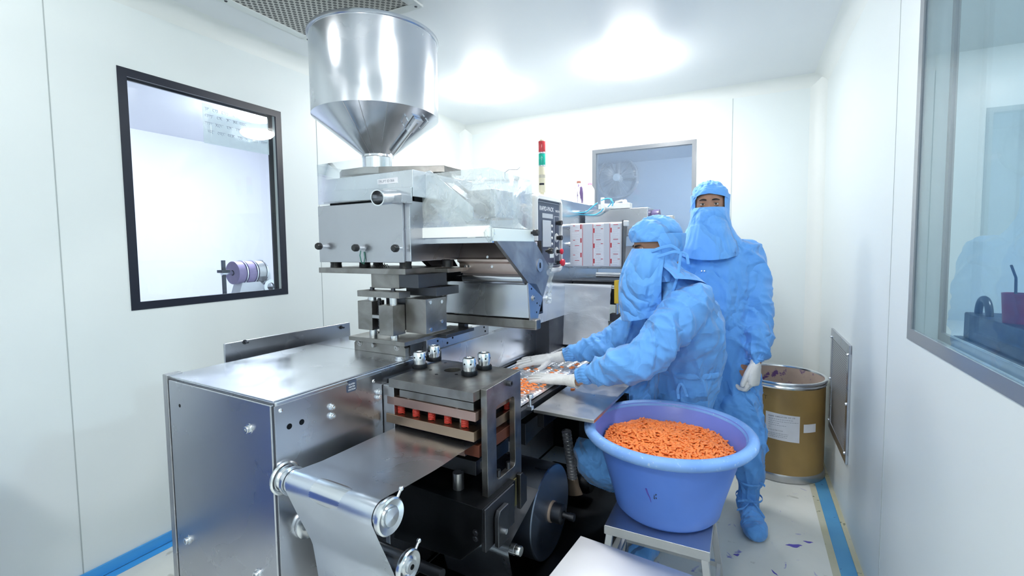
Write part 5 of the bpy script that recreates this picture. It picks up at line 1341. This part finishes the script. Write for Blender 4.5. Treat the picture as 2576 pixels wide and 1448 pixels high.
gf = make_fold([((-.26, 2.28, 1.2), (-.25, 2.3, .62), .009, 5, 9, .5), (Sn, En, .012, 9, 5, .8), (En, nearW, .009, 9, 6, .9), (Sf, Ef, .011, 9, 5, .8), (Ef, farW, .009, 10, 6, .9)], seed=4)
gown = volume('gown', m, .0075, cm, W0, 5, gf)
for (E_, W_) in ((En, nearW), (Ef, farW)):
    d = (E_ - W_).normalized(); k = .088 if W_ is nearW else .13; L = (E_ - W_).length
    gather('sleeve_cuff', W0, W_ + d * .072, d, .036, cm)
m = MB(); limb(m, [V(-.25, 2.40, .66), kn, kn.lerp(V(-.345, 2.17, .2), .5), V(-.345, 2.17, .20)], [.13, .095, .085, .065], 24); limb(m, [V(-.35, 2.45, .66), kf.lerp(V(-.35, 2.45, .66), .5), kf, V(-.54, 2.32, .24), V(-.39, 2.45, .17)], [.13, .13, .12, .10, .065], 24)
volume('trousers', m, .008, cm2, W0, 4, make_fold([((-.22, 2.26, .66), kn, .008, 5, 8, .5), (kn, (-.345, 2.17, .2), .009, 4, 12, .4), ((-.3, 2.36, .66), kf, .008, 5, 8, .5), (kf, (-.5, 2.34, .2), .009, 4, 10, .4)], seed=8))
boot(W0, (-.335, 2.19, 0), (-.415, 1.955, 0), (-.345, 2.165, .22), cm2, 2); boot(W0, (-.36, 2.50, 0), (-.47, 2.27, 0), (-.38, 2.47, .20), cm2, 5)
# waist tie
rows = []
for k, z in enumerate((.797, .806, .818, .826)): rows.append([p for p in T(-.260, 2.385, z, .192 + (.004 if k in (1, 2) else 0), .153 + (.004 if k in (1, 2) else 0))])
patch('waist_tie', rows, cm, W0, True, .002)
kp = wY(1712, 962, 2.185)
ribbon('tie_end', W0, [kp, kp + V(-.012, -.006, -.03), kp + V(-.006, -.01, -.075)], (1, .2, 0), .014, cm); ribbon('tie_end', W0, [kp, kp + V(.018, -.006, -.025), kp + V(.03, -.008, -.06)], (1, .2, 0), .014, cm)
# hood: cap, back drape, face veil, straps
cap(W0, hc_, hr, hf, hu, cm, 3.0, .014, .047, -.045)
hz = hc_.z
veil(W0, hc_, f_, [(.045, -.020, .098, .108), (-.01, -.016, .100, .108), (-.06, -.004, .098, .105), (-.10, .02, .098, .108), (-.14, .012, .108, .145), (-.17, .0, .150, .180), (-.205, -.01, .185, .205)], cm, 1.0, lambda v: 58 + 36 * min(1, v * 2.2), lambda v: 302 - 36 * min(1, v * 2.2), 'hood_drape', .005, 60, lambda t, v: .055 * v * abs(sin(t)))
veil(W0, hc_, f_, [(-.022, .010, .092, .100), (-.05, .018, .104, .108), (-.10, .032, .116, .118), (-.17, .042, .118, .126), (-.25, .036, .108, .128), (-.325, .03, .092, .125)], cm, 7.0, -104, 104, 'face_veil', .006, 48, lambda t, v: -.030 * v * cos(t))
veil(W0, hc_, f_, [(-.05, .0, .086, .092), (-.10, .01, .088, .094), (-.14, .02, .092, .096), (-.17, .02, .10, .10)], cm, 2.0, 0, 360, 'inner_hood', .002, 60)
c0_ = hc_ + hr * -.092 + hf * .045 + hu * .012
left = -hr
knot = wY(1713, 636, 2.20) + V(.02, 0, 0)
def onhead(x, y):    # point on the near side of the hood at the given pixel
    p = wY(x, y, 2.09); return p
ribbon('strap', W0, [onhead(1638, 632), onhead(1665, 622), onhead(1690, 617), onhead(1712, 632)], (0, 0, 1), .015, cm); ribbon('strap', W0, [onhead(1644, 650), onhead(1670, 640), onhead(1695, 632), onhead(1714, 636)], (0, 0, 1), .013, cm)
ribbon('strap', W0, [onhead(1713, 634), onhead(1706, 690), onhead(1690, 740), onhead(1675, 800)], (1, 0, .2), .013, cm); ribbon('strap', W0, [onhead(1714, 632), onhead(1728, 640), onhead(1732, 665)], (1, 0, .2), .013, cm)
# hands
fl = [(.03, .05, .03), (.02, .04, .03), (.02, .05, .03), (.03, .05, .05)]
hand('glove', W0, nearW + V(0, 0, .0), nearT - nearW, (0.05, -.12, 1), (0, 1, 0), fl, scale=1.17, spread=.85, thumb_open=.5)
hand('glove', W0, farW + V(0, 0, .0), farT - farW, (-.05, -.25, 1), (.3, -1, 0), fl, scale=1.15, spread=.8, thumb_open=.75)

# ------------------------------------------------------------------ the person standing behind
S0 = empty('person', (0, 0, 0)); tag(S0, 'person in blue gown, hood and face veil standing by the drum, looking at the viewer', 'person')
fs = Vector((.03, -1, 0)).normalized(); rs_ = fs.cross(Vector((0, 0, 1)))
def TS(x, y, z, wd, dp, p=2.3): return ring((x, y, z), rs_ * wd, fs * dp, 32, p)
hs = wY(1786, 517, 2.68); sr, sf, su = frame(fs, radians(2))
m = MB(); head_into(m, hs, sr, sf, su)
limb(m, [hs - su * .07 - sf * .01, V(-.18, 2.71, 1.46), V(-.18, 2.71, 1.38)], [.055, .055, .07])
m.rings([TS(-.18, 2.71, 1.42, .10, .06), TS(-.18, 2.71, 1.36, .15, .085), TS(-.18, 2.70, 1.1, .14, .09), TS(-.16, 2.68, .8, .14, .09)])
Ls, Le, Lw = V(.015, 2.72, 1.335), V(.055, 2.68, 1.06), wY(1901, 912, 2.60)
Rs, Re, Rw = V(-.375, 2.72, 1.335), V(-.40, 2.74, 1.06), V(-.33, 2.64, .83)
limb(m, [Ls, Ls.lerp(Le, .5), Le, Le.lerp(Lw, .5), Lw], [.055, .048, .042, .036, .026]); limb(m, [Rs, Rs.lerp(Re, .5), Re, Re.lerp(Rw, .5), Rw], [.055, .048, .042, .036, .026])
limb(m, [V(-.05, 2.68, .80), V(.02, 2.62, .46), V(.032, 2.61, .14)], [.085, .050, .028]); limb(m, [V(-.24, 2.68, .80), V(-.26, 2.64, .46), V(-.27, 2.66, .14)], [.085, .050, .028])
volume('body', m, .005, M['skin'], S0, 3)
face_parts(S0, hs, sr, sf, su, 0.0)
m = MB()
m.rings([TS(-.18, 2.70, 1.475, .06, .055), TS(-.18, 2.70, 1.435, .11, .08), TS(-.178, 2.70, 1.405, .175, .10), TS(-.176, 2.70, 1.35, .20, .125), TS(-.172, 2.69, 1.25, .198, .138), TS(-.165, 2.68, 1.08, .185, .137), TS(-.155, 2.685, .93, .180, .128),
         TS(-.145, 2.69, .80, .195, .125), TS(-.13, 2.69, .66, .212, .125), TS(-.118, 2.68, .54, .212, .128), TS(-.112, 2.67, .44, .20, .125), TS(-.11, 2.665, .40, .18, .11)])
limb(m, [Ls + V(-.03, 0, .02), Ls.lerp(Le, .2), Ls.lerp(Le, .6), Le, Le.lerp(Lw, .4), Le.lerp(Lw, .75), Le.lerp(Lw, .9)], [.085, .082, .074, .074, .070, .064, .046], 26)
limb(m, [Rs + V(.03, 0, .02), Rs.lerp(Re, .5), Re, Re.lerp(Rw, .5), Re.lerp(Rw, .9)], [.085, .080, .074, .066, .046], 26)
gs = make_fold([((-.175, 2.69, 1.38), (-.15, 2.67, .95), .006, 4, 9, .4), ((-.15, 2.67, .95), (-.11, 2.64, .42), .007, 2.5, 12, .15), (Ls, Le, .009, 8, 6, .7), (Le, Lw, .011, 11, 5, .6), (Rs, Re, .009, 8, 6, .7), (Re, Rw, .011, 11, 5, .6)], seed=11)
volume('gown', m, .0075, cm2, S0, 5, gs)
gather('sleeve_cuff', S0, Lw + (Le - Lw).normalized() * .012, Le - Lw, .036, cm2)
m = MB(); limb(m, [V(-.03, 2.65, .60), V(.02, 2.63, .44), V(.03, 2.61, .30), V(.03, 2.61, .20)], [.11, .085, .074, .058], 24); limb(m, [V(-.24, 2.67, .60), V(-.26, 2.65, .44), V(-.27, 2.66, .30), V(-.27, 2.66, .20)], [.11, .085, .074, .058], 24)
volume('trousers', m, .007, cm2, S0, 4, make_fold([((-.02, 2.64, .55), (.03, 2.61, .2), .008, 7, 10, .5), ((-.25, 2.66, .55), (-.27, 2.66, .2), .008, 7, 10, .5)], seed=3))
boot(S0, (.020, 2.65, 0), (.068, 2.385, 0), (.03, 2.61, .23), cm2, 1); boot(S0, (-.27, 2.70, 0), (-.29, 2.45, 0), (-.27, 2.66, .23), cm2, 6)
bt = V(.035, 2.58, .135)
for z in (.20, .125):
    rows = [ring((.032, 2.600 - (.2 - z) * .25, z + dz), V(.060 - (.004 if z > .15 else -.001), 0, 0), V(0, .060, 0), 28) for dz in (-.006, .0, .006)]
    patch('boot_tie', rows, cm2, S0, True, .002)
b0 = V(.040, 2.535, .125)
for q in [[(0, 0, 0), (-.03, -.02, .006), (-.06, -.012, -.008)], [(0, 0, 0), (.03, -.03, -.01), (.062, -.05, -.045)], [(0, 0, 0), (-.03, -.03, -.03), (-.062, -.03, -.045)], [(.03, .04, .08), (.05, .02, .09), (.062, .01, .085)]]:
    ribbon('tie_end', S0, [b0 + Vector(a) for a in q], (.2, .3, 1), .012, cm2)
cap(S0, hs, sr, sf, su, cm, 9.0, .010, .056, -.03)
veil(S0, hs, fs, [(.055, -.012, .096, .100), (.0, -.010, .094, .098), (-.06, -.004, .094, .098), (-.11, .0, .105, .100), (-.155, .0, .130, .11), (-.19, .0, .16, .12), (-.25, .0, .165, .142)], cm, 4.0, 48, 312, 'hood_drape', .006, 60)
veil(S0, hs, fs, [(-.014, .012, .080, .100), (-.035, .014, .090, .112), (-.10, .016, .100, .118), (-.17, .018, .118, .130), (-.225, .02, .140, .138), (-.272, .02, .146, .142)], cm, 12.0, -86, 86, 'face_veil', .0055, 48, lambda t, v: -.012 * v * cos(t * 2))
veil(S0, hs, fs, [(-.05, .0, .084, .090), (-.10, .005, .086, .092), (-.15, .0, .092, .094), (-.20, -.005, .13, .10)], cm, 2.0, 0, 360, 'inner_hood', .002, 60)
ribbon('strap', S0, [hs + sr * .060 + sf * .088 + su * .045, hs + sr * .082 + sf * .062 + su * .01, hs + sr * .098 + sf * .03 - su * .03], (0, 0, 1), .012, cm)
for dx in (0, 7): MB().cyl(wY(1765 + dx, 681, 2.560), wY(1765 + dx, 681, 2.540), .0036, 12).build('snap', M['chrome'], S0)
cl = [(.5, 1.0, .7), (.6, 1.05, .7), (.65, 1.05, .7), (.7, 1.0, .7)]
hand('glove', S0, Lw + V(.0, -.004, .004), V(-.06, -.10, -1), V(1, -.45, 0), V(-.3, -1, 0), cl, scale=1.2, spread=.5, thumb_open=.45, cuff=0)
hand('glove', S0, Rw, V(.1, -.1, -1), V(-1, 0, 0), V(0, -1, 0), cl, scale=1.0, spread=.5, thumb_open=.35, cuff=.03)
# ================================================================== TUB, TABLETS, STOOLS, DRUM
TBX, TBY, TB0, TB1 = -.266, 1.860, .375, .700
tub = empty('plastic_tub', (TBX, TBY, TB0)); tag(tub, 'large round blue plastic tub full of orange tablets, standing on the steel stool', 'tub')
h = TB1 - TB0
MB().lathe([(.0001, .0), (.16, .0), (.185, .004), (.196, .016), (.206, .06), (.270, h - .045), (.276, h - .030)], n=96).build('tub_wall', M['tub'], tub)
MB().lathe([(.0001, .010), (.16, .010), (.184, .016), (.196, .05), (.266, h - .048), (.278, h - .018), (.284, h - .006)], n=96).build('tub_lining', plain('lilac_blue_plastic', (.20, .26, .78), .35), tub)
MB().lathe([(.272, h - .046), (.288, h - .047), (.310, h - .040), (.321, h - .026), (.321, h - .012), (.312, h - .002), (.298, h), (.285, h - .005), (.277, h - .018)], n=96).build('tub_rim', M['tub_rim'], tub)
m = MB()
def tubmark(t, z, r=.0012):
    s = (z - .06) / (h - .10); rr = .206 + (.270 - .206) * s + .0008; return (rr * cos(t), rr * sin(t), z)
m.tubep([tubmark(-1.72, .175), tubmark(-1.70, .155), tubmark(-1.675, .140), tubmark(-1.66, .122)], [.0035, .0028, .002, .001], 6); m.build('dye_streak', M['ink_purple'], tub)
m = MB(); rnd = random.Random(4)
for k in range(9): a = -1.60 + rnd.uniform(-.022, .022); z = .150 + rnd.uniform(-.010, .010); m.tubep([tubmark(a, z), tubmark(a + .012, z + rnd.uniform(-.006, .006)), tubmark(a + .004, z + .006)], .0008, 5)
m.build('ink_blot', M['black_ink'], tub)

# ---- tablets
def tablet_mesh(L=.0225, Wd=.0098, Hh=.0064):
    m = MB(); rs = []; n = 18
    for (s, z) in [(.35, -Hh / 2), (.80, -Hh * .40), (1.0, -Hh * .18), (1.0, Hh * .18), (.80, Hh * .40), (.35, Hh / 2)]:
        row = []
        for j in range(n):
            t = 2 * pi * j / n; cx = (L - Wd) / 2 * (1 if cos(t) > 0 else -1); row.append((cx * min(1, s * 1.0 + .1) + Wd / 2 * cos(t) * s, Wd / 2 * sin(t) * s, z))
        rs.append(row)
    m.rings(rs); return m
tm = tablet_mesh(); proto = tm.build('tablet', M['tablet'], None); TM = proto.data; bpy.data.objects.remove(proto)
tcount = 0
def add_tablet(p, rot, label, grp):
    o = bpy.data.objects.new('tablet', TM); COL.objects.link(o); o.location = p; o.rotation_euler = rot
    return tag(o, label, 'tablet', grp)
def heap_z(x, y):     # local height of the heap above the tub base
    r = sqrt(x * x + y * y) / .262
    return .240 + .045 * max(0, 1 - r * r) + .018 * noise.noise(Vector((x * 9, y * 9, 1))) - .02 * x
rnd = random.Random(11); spots = []
step = .0115; k = int(.265 / step) + 1
for i in range(-k, k + 1):
    for j in range(-k, k + 1):
        x = i * step + (j % 2) * step / 2 + rnd.uniform(-.003, .003); y = j * step * .92 + rnd.uniform(-.003, .003)
        if sqrt(x * x + y * y) < .241: spots.append((x, y))
rnd.shuffle(spots)
items = []
for q, (x, y) in enumerate(spots):
    lay = q % 3; z = heap_z(x, y) + (.0035, -.002, .0)[lay] + rnd.uniform(-.001, .002)
    items.append((x, y, z, (rnd.uniform(-.55, .55), rnd.uniform(-.5, .5), rnd.uniform(0, 2 * pi)), lay))
# the ones that show largest: on top and towards the viewer
items.sort(key=lambda t: (t[4] != 0, (t[1] + TBY) ** 2 + (t[0] + TBX) ** 2))
sel = items[:256]; rest = items[256:]
GL = 'orange caplet lying on top of the heap in the blue tub'
for (x, y, z, r, l) in sel: add_tablet((TBX + x, TBY + y, TB0 + z + .0015), r, GL, 'orange tablets on top of the heap in the tub')
m = MB()
for (x, y, z, r, l) in rest:
    from mathutils import Euler
    mt = Matrix.Translation((x, y, z)) @ Euler(r).to_matrix().to_4x4(); o_ = len(m.v)
    m.add([mt @ Vector(v) for v in tm.v], tm.f, True)
n = 40; rows = []
for i in range(14):
    rr = .245 * (1 - i / 13.001); rows.append([(rr * cos(2 * pi * j / n), rr * sin(2 * pi * j / n), heap_z(rr * cos(2 * pi * j / n), rr * sin(2 * pi * j / n)) - .006) for j in range(n)])
m.rings(rows, cap=False)
o = m.build('tablet_heap', M['tablet'], None, recalc=False); o.location = (TBX, TBY, TB0); tag(o, 'heap of orange caplets filling the blue tub', 'tablets', None, 'stuff')
# loose tablets on the blister web
TW = .7535
lt = [(1304, 958), (1309, 966), (1318, 958), (1311, 974), (1322, 968), (1330, 960), (1306, 981), (1318, 981), (1331, 972), (1342, 966), (1313, 988), (1326, 985), (1340, 980), (1303, 990), (1352, 975), (1337, 962), (1363, 972), (1302, 950), (1347, 968), (1309, 982), (1325, 976), (1336, 968), (1315, 962), (1305, 973), (1328, 991), (1320, 969), (1312, 979), (1334, 977), (1345, 974), (1304, 965), (1316, 972), (1325, 963), (1301, 984), (1310, 955), (1338, 957), (1321, 953), (1369, 968), (1329, 970)]
for i, (px, py) in enumerate(lt):
    p = wZ(px, py, TW + .003); add_tablet(p + Vector((0, 0, .0008 * (i % 5))), (rnd.uniform(-.1, .1), rnd.uniform(-.08, .08), rnd.uniform(-.5, .9)), 'loose orange caplet on the track web beside the gloved fingers', 'loose tablets by the fingers')
p = wZ(1441, 978, .7395); add_tablet(p, (0, 0, .5), 'single orange caplet on the steel side table under the near glove', 'tablet on the side table')
# tablets seated in pockets further along the track
cw = (.392 - .056 - .024) / 6
cnt = 0
for r_i in range(22, 46):
    for c_i in range(6):
        y = .735 + (r_i + .5) * .0255; x = .056 + .012 + (c_i + .5) * cw
        if cnt >= 22 or rnd.random() < .80: continue
        cnt += 1; p = mw(x, y, .7535); add_tablet(p, (0, 0, MA + rnd.uniform(-.06, .06)), 'orange caplet seated in a blister pocket past the hands', 'tablets in the blister pockets')

# ---- square steel stools
M['stool'] = metal('stool_steel', (.62, .63, .66), .40, .05, 3.0)
def stool(cx, cy, top, half, rz, label, splay=.045):
    t = empty('steel_stool', (cx, cy, 0), rz); tag(t, label, 'stool')
    m = MB(); m.box(-half, half, -half, half, top - .004, top); m.box(-half, half, -half, -half + .003, top - .034, top - .004); m.box(-half, half, half - .003, half, top - .034, top - .004); m.box(-half, -half + .003, -half + .003, half - .003, top - .034, top - .004); m.box(half - .003, half, -half + .003, half - .003, top - .034, top - .004)
    m.build('seat', M['stool'], t, .0015); h2 = half - .02
    for sx in (-1, 1):
        for sy in (-1, 1):
            a = Vector((sx * h2, sy * h2, top - .004)); b = Vector((sx * (h2 + splay), sy * (h2 + splay), 0)); w_ = .0125
            q = lambda p: [p + Vector((-w_, -w_, 0)), p + Vector((w_, -w_, 0)), p + Vector((w_, w_, 0)), p + Vector((-w_, w_, 0))]
            MB().hexa(q(b), q(a)).build('leg', M['stool'], t, .002)
    zb = .10; e = h2 + splay * (1 - zb / top)
    for (x0, y0, x1, y1) in ((-e, -e, e, -e), (-e, e, e, e), (-e, -e, -e, e), (e, -e, e, e)):
        m = MB(); m.box(min(x0, x1) - .008, max(x0, x1) + .008, min(y0, y1) - .008, max(y0, y1) + .008, zb - .010, zb + .010); m.build('stretcher', M['stool'], t, .001)
    return t
stool(-.272, 1.810, .373, .180, 0.0, 'square stainless steel stool carrying the blue tub')
stool(-.499 + .20, 1.372 - .17, .450, .195, radians(-6), 'second steel stool nearest the viewer, only its bright top corner in view', .03)

# ---- fibre drum
DX, DY, DR, DH = .205, 3.32, .236, .59
dr_ = empty('fibre_drum', (DX, DY, 0)); tag(dr_, 'open brown fibre drum with steel rims and two paper labels in the back right corner', 'drum')
MB().lathe([(DR, .02), (DR, DH - .01)], n=80).build('drum_wall', M['drum'], dr_)
MB().lathe([(.0001, .02), (DR - .008, .02), (DR - .008, DH)], n=80).build('drum_inside', M['drum_in'], dr_)
MB().lathe([(DR - .009, DH - .004), (DR - .007, DH + .004), (DR + .006, DH + .006), (DR + .010, DH), (DR + .009, DH - .010), (DR + .005, DH - .016), (DR + .008, DH - .024), (DR + .001, DH - .034)], n=80).build('drum_top_rim', M['chrome'], dr_)
MB().lathe([(DR - .02, .0), (DR + .006, .002), (DR + .009, .012), (DR + .004, .026), (DR + .006, .034), (DR + .0005, .046)], n=80).build('drum_bottom_rim', M['machined_lt'], dr_)
def onDrum(t, z, off=.0008): return ((DR + off) * cos(t), (DR + off) * sin(t), z)
def drum_label(t0, t1, z0, z1, tilt=0.0, n=14):
    m = MB(); m.rings([[onDrum(t0 + (t1 - t0) * j / n, z + tilt * (j / n)) for j in range(n + 1)] for z in (z0, z1)], cap=False, closed=False); return m
# azimuths facing the viewer
def az(px): 
    best = None
    for k in range(400):
        t = -pi + k * pi / 400; P = Vector((DX + DR * cos(t), DY + DR * sin(t), .35)); c = R.transposed() @ (P - CAMV); x = CX + F * c.x / -c.z
        if best is None or abs(x - px) < best[0]: best = (abs(x - px), t)
    return best[1]
ta, tb2, tc, td = az(1926), az(2012), az(2022), az(2052)
def zd(px, py): 
    t = az(px); return pl(px, py, (0, 1, 0), DY + DR * sin(t)).z
z1a, z0a = zd(1928, 1032), zd(1928, 1097)
l1 = drum_label(ta, tb2, z0a, z1a, -.012).build('drum_label', M['paper'], dr_)
l2 = drum_label(tc, td, zd(2035, 1088), zd(2035, 1067), .0).build('drum_label', M['paper'], dr_)
def dtext(s, t0, z, size, mat, adv=.62, wid=1.0):
    """lettering wrapped on the drum, one character at a time"""
    cu_t = t0
    for ch in s:
        if ch != ' ':
            x = Vector((-sin(cu_t), cos(cu_t), 0)); n_ = Vector((cos(cu_t), sin(cu_t), 0))
            o = text('label_text', ch, size, mat, dr_, frame_mtx(Vector(onDrum(cu_t, z, .0016)), x, (0, 0, 1)), 'CENTER', .0001)
            yield o
        cu_t += size * adv / DR
def join(objs, name):
    vs = []; fs = []; m = MB()
    for o in objs:
        m.add([tuple(v.co) for v in o.data.vertices], [list(p.vertices) for p in o.data.polygons]); mat = o.data.materials[0]; par = o.parent; bpy.data.objects.remove(o)
    return m.build(name, mat, par, recalc=False)
zl = z1a
join(list(dtext('PHARMA FORMULATIONS PVT LTD', ta + .07, zl - .026, .0085, M['black_ink'], .60)), 'label_heading')
m = MB()
for k, (a, b, zz) in enumerate([(.07, .60, .040), (.07, .85, .052), (.07, .30, .064), (.07, .45, .076), (.07, .12, .090), (.07, .50, .125), (.07, .5, .135), (.07, .48, .145)]):
    T0 = ta + a * 1.0; T1 = ta + min(b, (tb2 - ta) - .03); nn = 12
    rnd_ = random.Random(k); t = T0
    while t < T1:
        e = min(T1, t + rnd_.uniform(.02, .05)); m.add([onDrum(t, zl - zz, .0016), onDrum(e, zl - zz, .0016), onDrum(e, zl - zz + .0022, .0016), onDrum(t, zl - zz + .0022, .0016)], [(0, 1, 2, 3)]); t = e + .012
m.build('label_lines', M['grey_ink'], dr_)
join(list(dtext('Croscarmellose', ta + .07, zl - .108, .0095, M['black_ink'], .58)), 'label_name')
tT = az(1924); join(list(dtext('T', tT, zd(1924, 1002), .034, plain('brown_marker', (.10, .06, .02), .6))), 'marker_letter')
m = MB(); tc_ = az(1903); zc_ = zd(1903, 1010); 
m.tubep([onDrum(tc_ + .09 * cos(a) * (1 - .02 * a), zc_ + .018 * sin(a) * (1 - .02 * a)) for a in [k * .4 for k in range(17)]], .0012, 5, False); m.build('marker_circle', plain('brown_marker_line', (.16, .10, .04), .6), dr_)

# ---- hose hanging behind the film roll, with a cloth tied round it
hz_ = empty('flexible_hose', (0, 0, 0)); tag(hz_, 'ribbed grey flexible hose hanging under the machine table beside the film roll', 'hose')
hp = [wY(x, y, 2.22) for x, y in [(1425, 1085), (1430, 1120), (1434, 1150), (1438, 1180), (1441, 1206)]]
MB().tubep(hp, .024, 18).build('hose_tube', plain('grey_hose_rubber', (.20, .21, .24), .5), hz_)
m = MB()
for k in range(16):
    s = k / 15 * (len(hp) - 1.001); i = int(s); c = hp[i].lerp(hp[i + 1], s - i); m.tubep([c + Vector((.0242 * cos(a), .0242 * sin(a), .004 * sin(a))) for a in [2 * pi * j / 16 for j in range(17)]], .0012, 5, False)
m.build('hose_rib', M['machined_lt'], hz_)
m = MB(); m.rings([ring(hp[-1] + V(0, 0, .01), V(.026, 0, 0), V(0, .026, 0), 18), ring(hp[-1] + V(.004, 0, -.03), V(.030, 0, 0), V(0, .026, 0), 18), ring(hp[-1] + V(.012, 0, -.075), V(.042, 0, .01), V(0, .018, 0), 18)]); o = m.build('tied_cloth', plain('brown_rag', (.20, .15, .11), .9), hz_)

# ================================================================== THINGS SEEN THROUGH THE WINDOWS
sh = empty('coding_machine', (-3.4, 2.3, 0)); tag(sh, 'small reel machine with purple rolls seen through the left window', 'machine')
MB().box(-.22, .22, -.28, .45, 0, 1.07).build('stand', M['steel_side'], sh, .005)
pu = plain('purple_film_reel', (.30, .24, .42), .4)
for k, yy in enumerate((-.16, -.08, .0)):
    MB().lathe([(.02, 0), (.085, 0), (.085, .055), (.02, .055)], (0, yy, 1.235), 'Y', 40).build('reel', pu if k != 2 else M['machined_lt'], sh)
    MB().lathe([(.08, 0), (.092, 0), (.092, .008), (.08, .008)], (0, yy + .058, 1.235), 'Y', 40).build('reel_flange', M['chrome'], sh)
MB().cyl((0, -.24, 1.235), (0, .12, 1.235), .015, 16).build('reel_axle', M['chrome'], sh)
m = MB(); m.box(-.01, .01, -.235, -.215, 1.07, 1.33); m.build('reel_post', M['dark_steel'], sh)
m = MB(); m.box(-.03, .03, -.255, -.195, 1.24, 1.26); m.build('post_clamp', M['dark_steel'], sh)
m = MB(); m.prism([(.05, -.15, 1.07), (.05, .10, 1.07), (.05, .02, 1.16), (.05, -.12, 1.16)], (-.10, 0, 0)); m.build('paper_web', M['paper'], sh)
m = MB(); m.lathe([(.03, 0), (.055, 0), (.055, .02), (.03, .02)], (.10, .06, 1.12), 'X', 28); m.build('hand_wheel', M['chrome'], sh)
m = MB(); m.box(-.05, .12, .12, .26, 1.07, 1.11); m.build('bracket', M['dark_steel'], sh)
b = empty('dye_bottle', (-3.4, 2.40, 1.111)); tag(b, 'pale bottle with a dark cap beyond the left window', 'bottle')
MB().lathe([(.0001, 0), (.038, 0), (.04, .01), (.04, .11), (.022, .14), (.02, .15)], n=28).build('bottle_body', plain('pale_grey_bottle', (.6, .63, .66), .4), b); MB().lathe([(.021, .148), (.021, .17), (.0001, .17)], n=20).build('bottle_cap', plain('dark_red_cap', (.12, .03, .03), .5), b)
h2 = empty('steel_hopper', (-3.7, 2.90, 0)); tag(h2, 'grey hopper edge visible at the right side of the left window', 'hopper')
MB().lathe([(.16, 1.80), (.16, 1.68), (.03, 1.55), (.03, 1.25)], (0, 0, 0), n=40).build('hopper_shell', M['machined_lt'], h2); MB().box(-.12, .12, -.12, .3, 0, 1.30).build('base', M['cream'], h2)
# right hand room: dark cabinet with a handle and a cup
c = empty('equipment_cabinet', (1.02, 2.22, 0)); tag(c, 'dark grey equipment cabinet with a handle behind the right window', 'cabinet')
MB().box(-.28, .55, -.75, .22, 0, 1.03).build('cabinet_body', M['dark_steel'], c, .006); MB().box(-.26, .53, -.73, .18, 1.03, 1.13).build('cabinet_lid', M['dark_steel'], c, .006)
MB().tubep([(-.23, .10 + .045 * cos(a), 1.13 + .06 * sin(a)) for a in [pi * k / 12 for k in range(13)]], .012, 10).build('handle', M['plastic_blk'], c)
c = empty('red_cup', (.80, 2.12, 1.13)); tag(c, 'dark red cup with a bent straw on the cabinet behind the right window', 'cup')
MB().lathe([(.0001, 0), (.030, 0), (.036, .10), (.033, .10), (.028, .006), (.0001, .006)], n=28).build('cup_body', plain('dark_red_plastic', (.25, .02, .04), .35), c); MB().tubep([(0, 0, .02), (0, .01, .15), (0, .045, .19)], .004, 8).build('straw', M['plastic_blk'], c)
c = empty('work_bench', (.85, 3.2, 0)); tag(c, 'white topped low bench behind the right window', 'bench')
MB().box(-.28, .45, -.5, .5, .88, .93).build('bench_top', M['cream'], c, .003); MB().box(-.25, .42, -.47, .47, 0, .88).build('bench_body', M['wall_dim'] if 0 else plain('blue_grey_paint', (.16, .24, .38), .4), c)
# wall fan in the back room
p = wY(1550, 445, 6.4); fan = empty('wall_fan', (p.x, p.y + .1, p.z)); tag(fan, 'faint wall fan seen through the grey back window', 'fan')
gy = plain('pale_grey_fan', (.42, .46, .52), .5)
m = MB(); m.lathe([(.27, -.05), (.285, -.05), (.285, .05), (.27, .05)], axis='Y', n=48)
for k in range(24): t = 2 * pi * k / 24; m.tubep([(.04 * cos(t), -.06, .04 * sin(t)), (.16 * cos(t), -.08, .16 * sin(t)), (.275 * cos(t), -.04, .275 * sin(t))], .0025, 5)
m.build('fan_cage', gy, fan)
m = MB()
for k in range(3):
    t = 2 * pi * k / 3; m.prism([(.03 * cos(t), .0, .03 * sin(t)), (.23 * cos(t - .1), .02, .23 * sin(t - .1)), (.24 * cos(t + .7), -.02, .24 * sin(t + .7)), (.05 * cos(t + .9), -.0, .05 * sin(t + .9))], (0, .003, 0))
m.build('fan_blades', plain('fan_blade_grey', (.34, .38, .44), .4), fan)
MB().lathe([(.0001, -.09), (.05, -.085), (.055, -.05), (.05, .08), (.0001, .1)], axis='Y', n=28).build('fan_hub', plain('white_hub', (.75, .8, .85), .4), fan)
MB().box(-.02, .02, .06, .099, .0, .45).build('fan_bracket', gy, fan)
# unseen blue bins, added so the cabinet's end cover mirrors dark blue
bb = plain('dark_blue_bin_plastic', (.07, .13, .40), .4)
for k, (yy, lab) in enumerate([(.20, 'unseen dark blue bin added by the left wall for its reflection in the cabinet end'), (-.36, 'second unseen dark blue bin added for the reflection, farther behind the viewer')]):
    t = empty('reflection_bin', (-2.20, yy, 0)); tag(t, lab, 'bin')
    m = MB(); m.hexa([(-.17, -.20, 0), (.17, -.20, 0), (.17, .20, 0), (-.17, .20, 0)], [(-.20, -.24, .78), (.20, -.24, .78), (.20, .24, .78), (-.20, .24, .78)]); m.build('bin_body', bb, t, .02)
    MB().box(-.22, .22, -.26, .26, .78, .83).build('bin_lid', bb, t, .015)
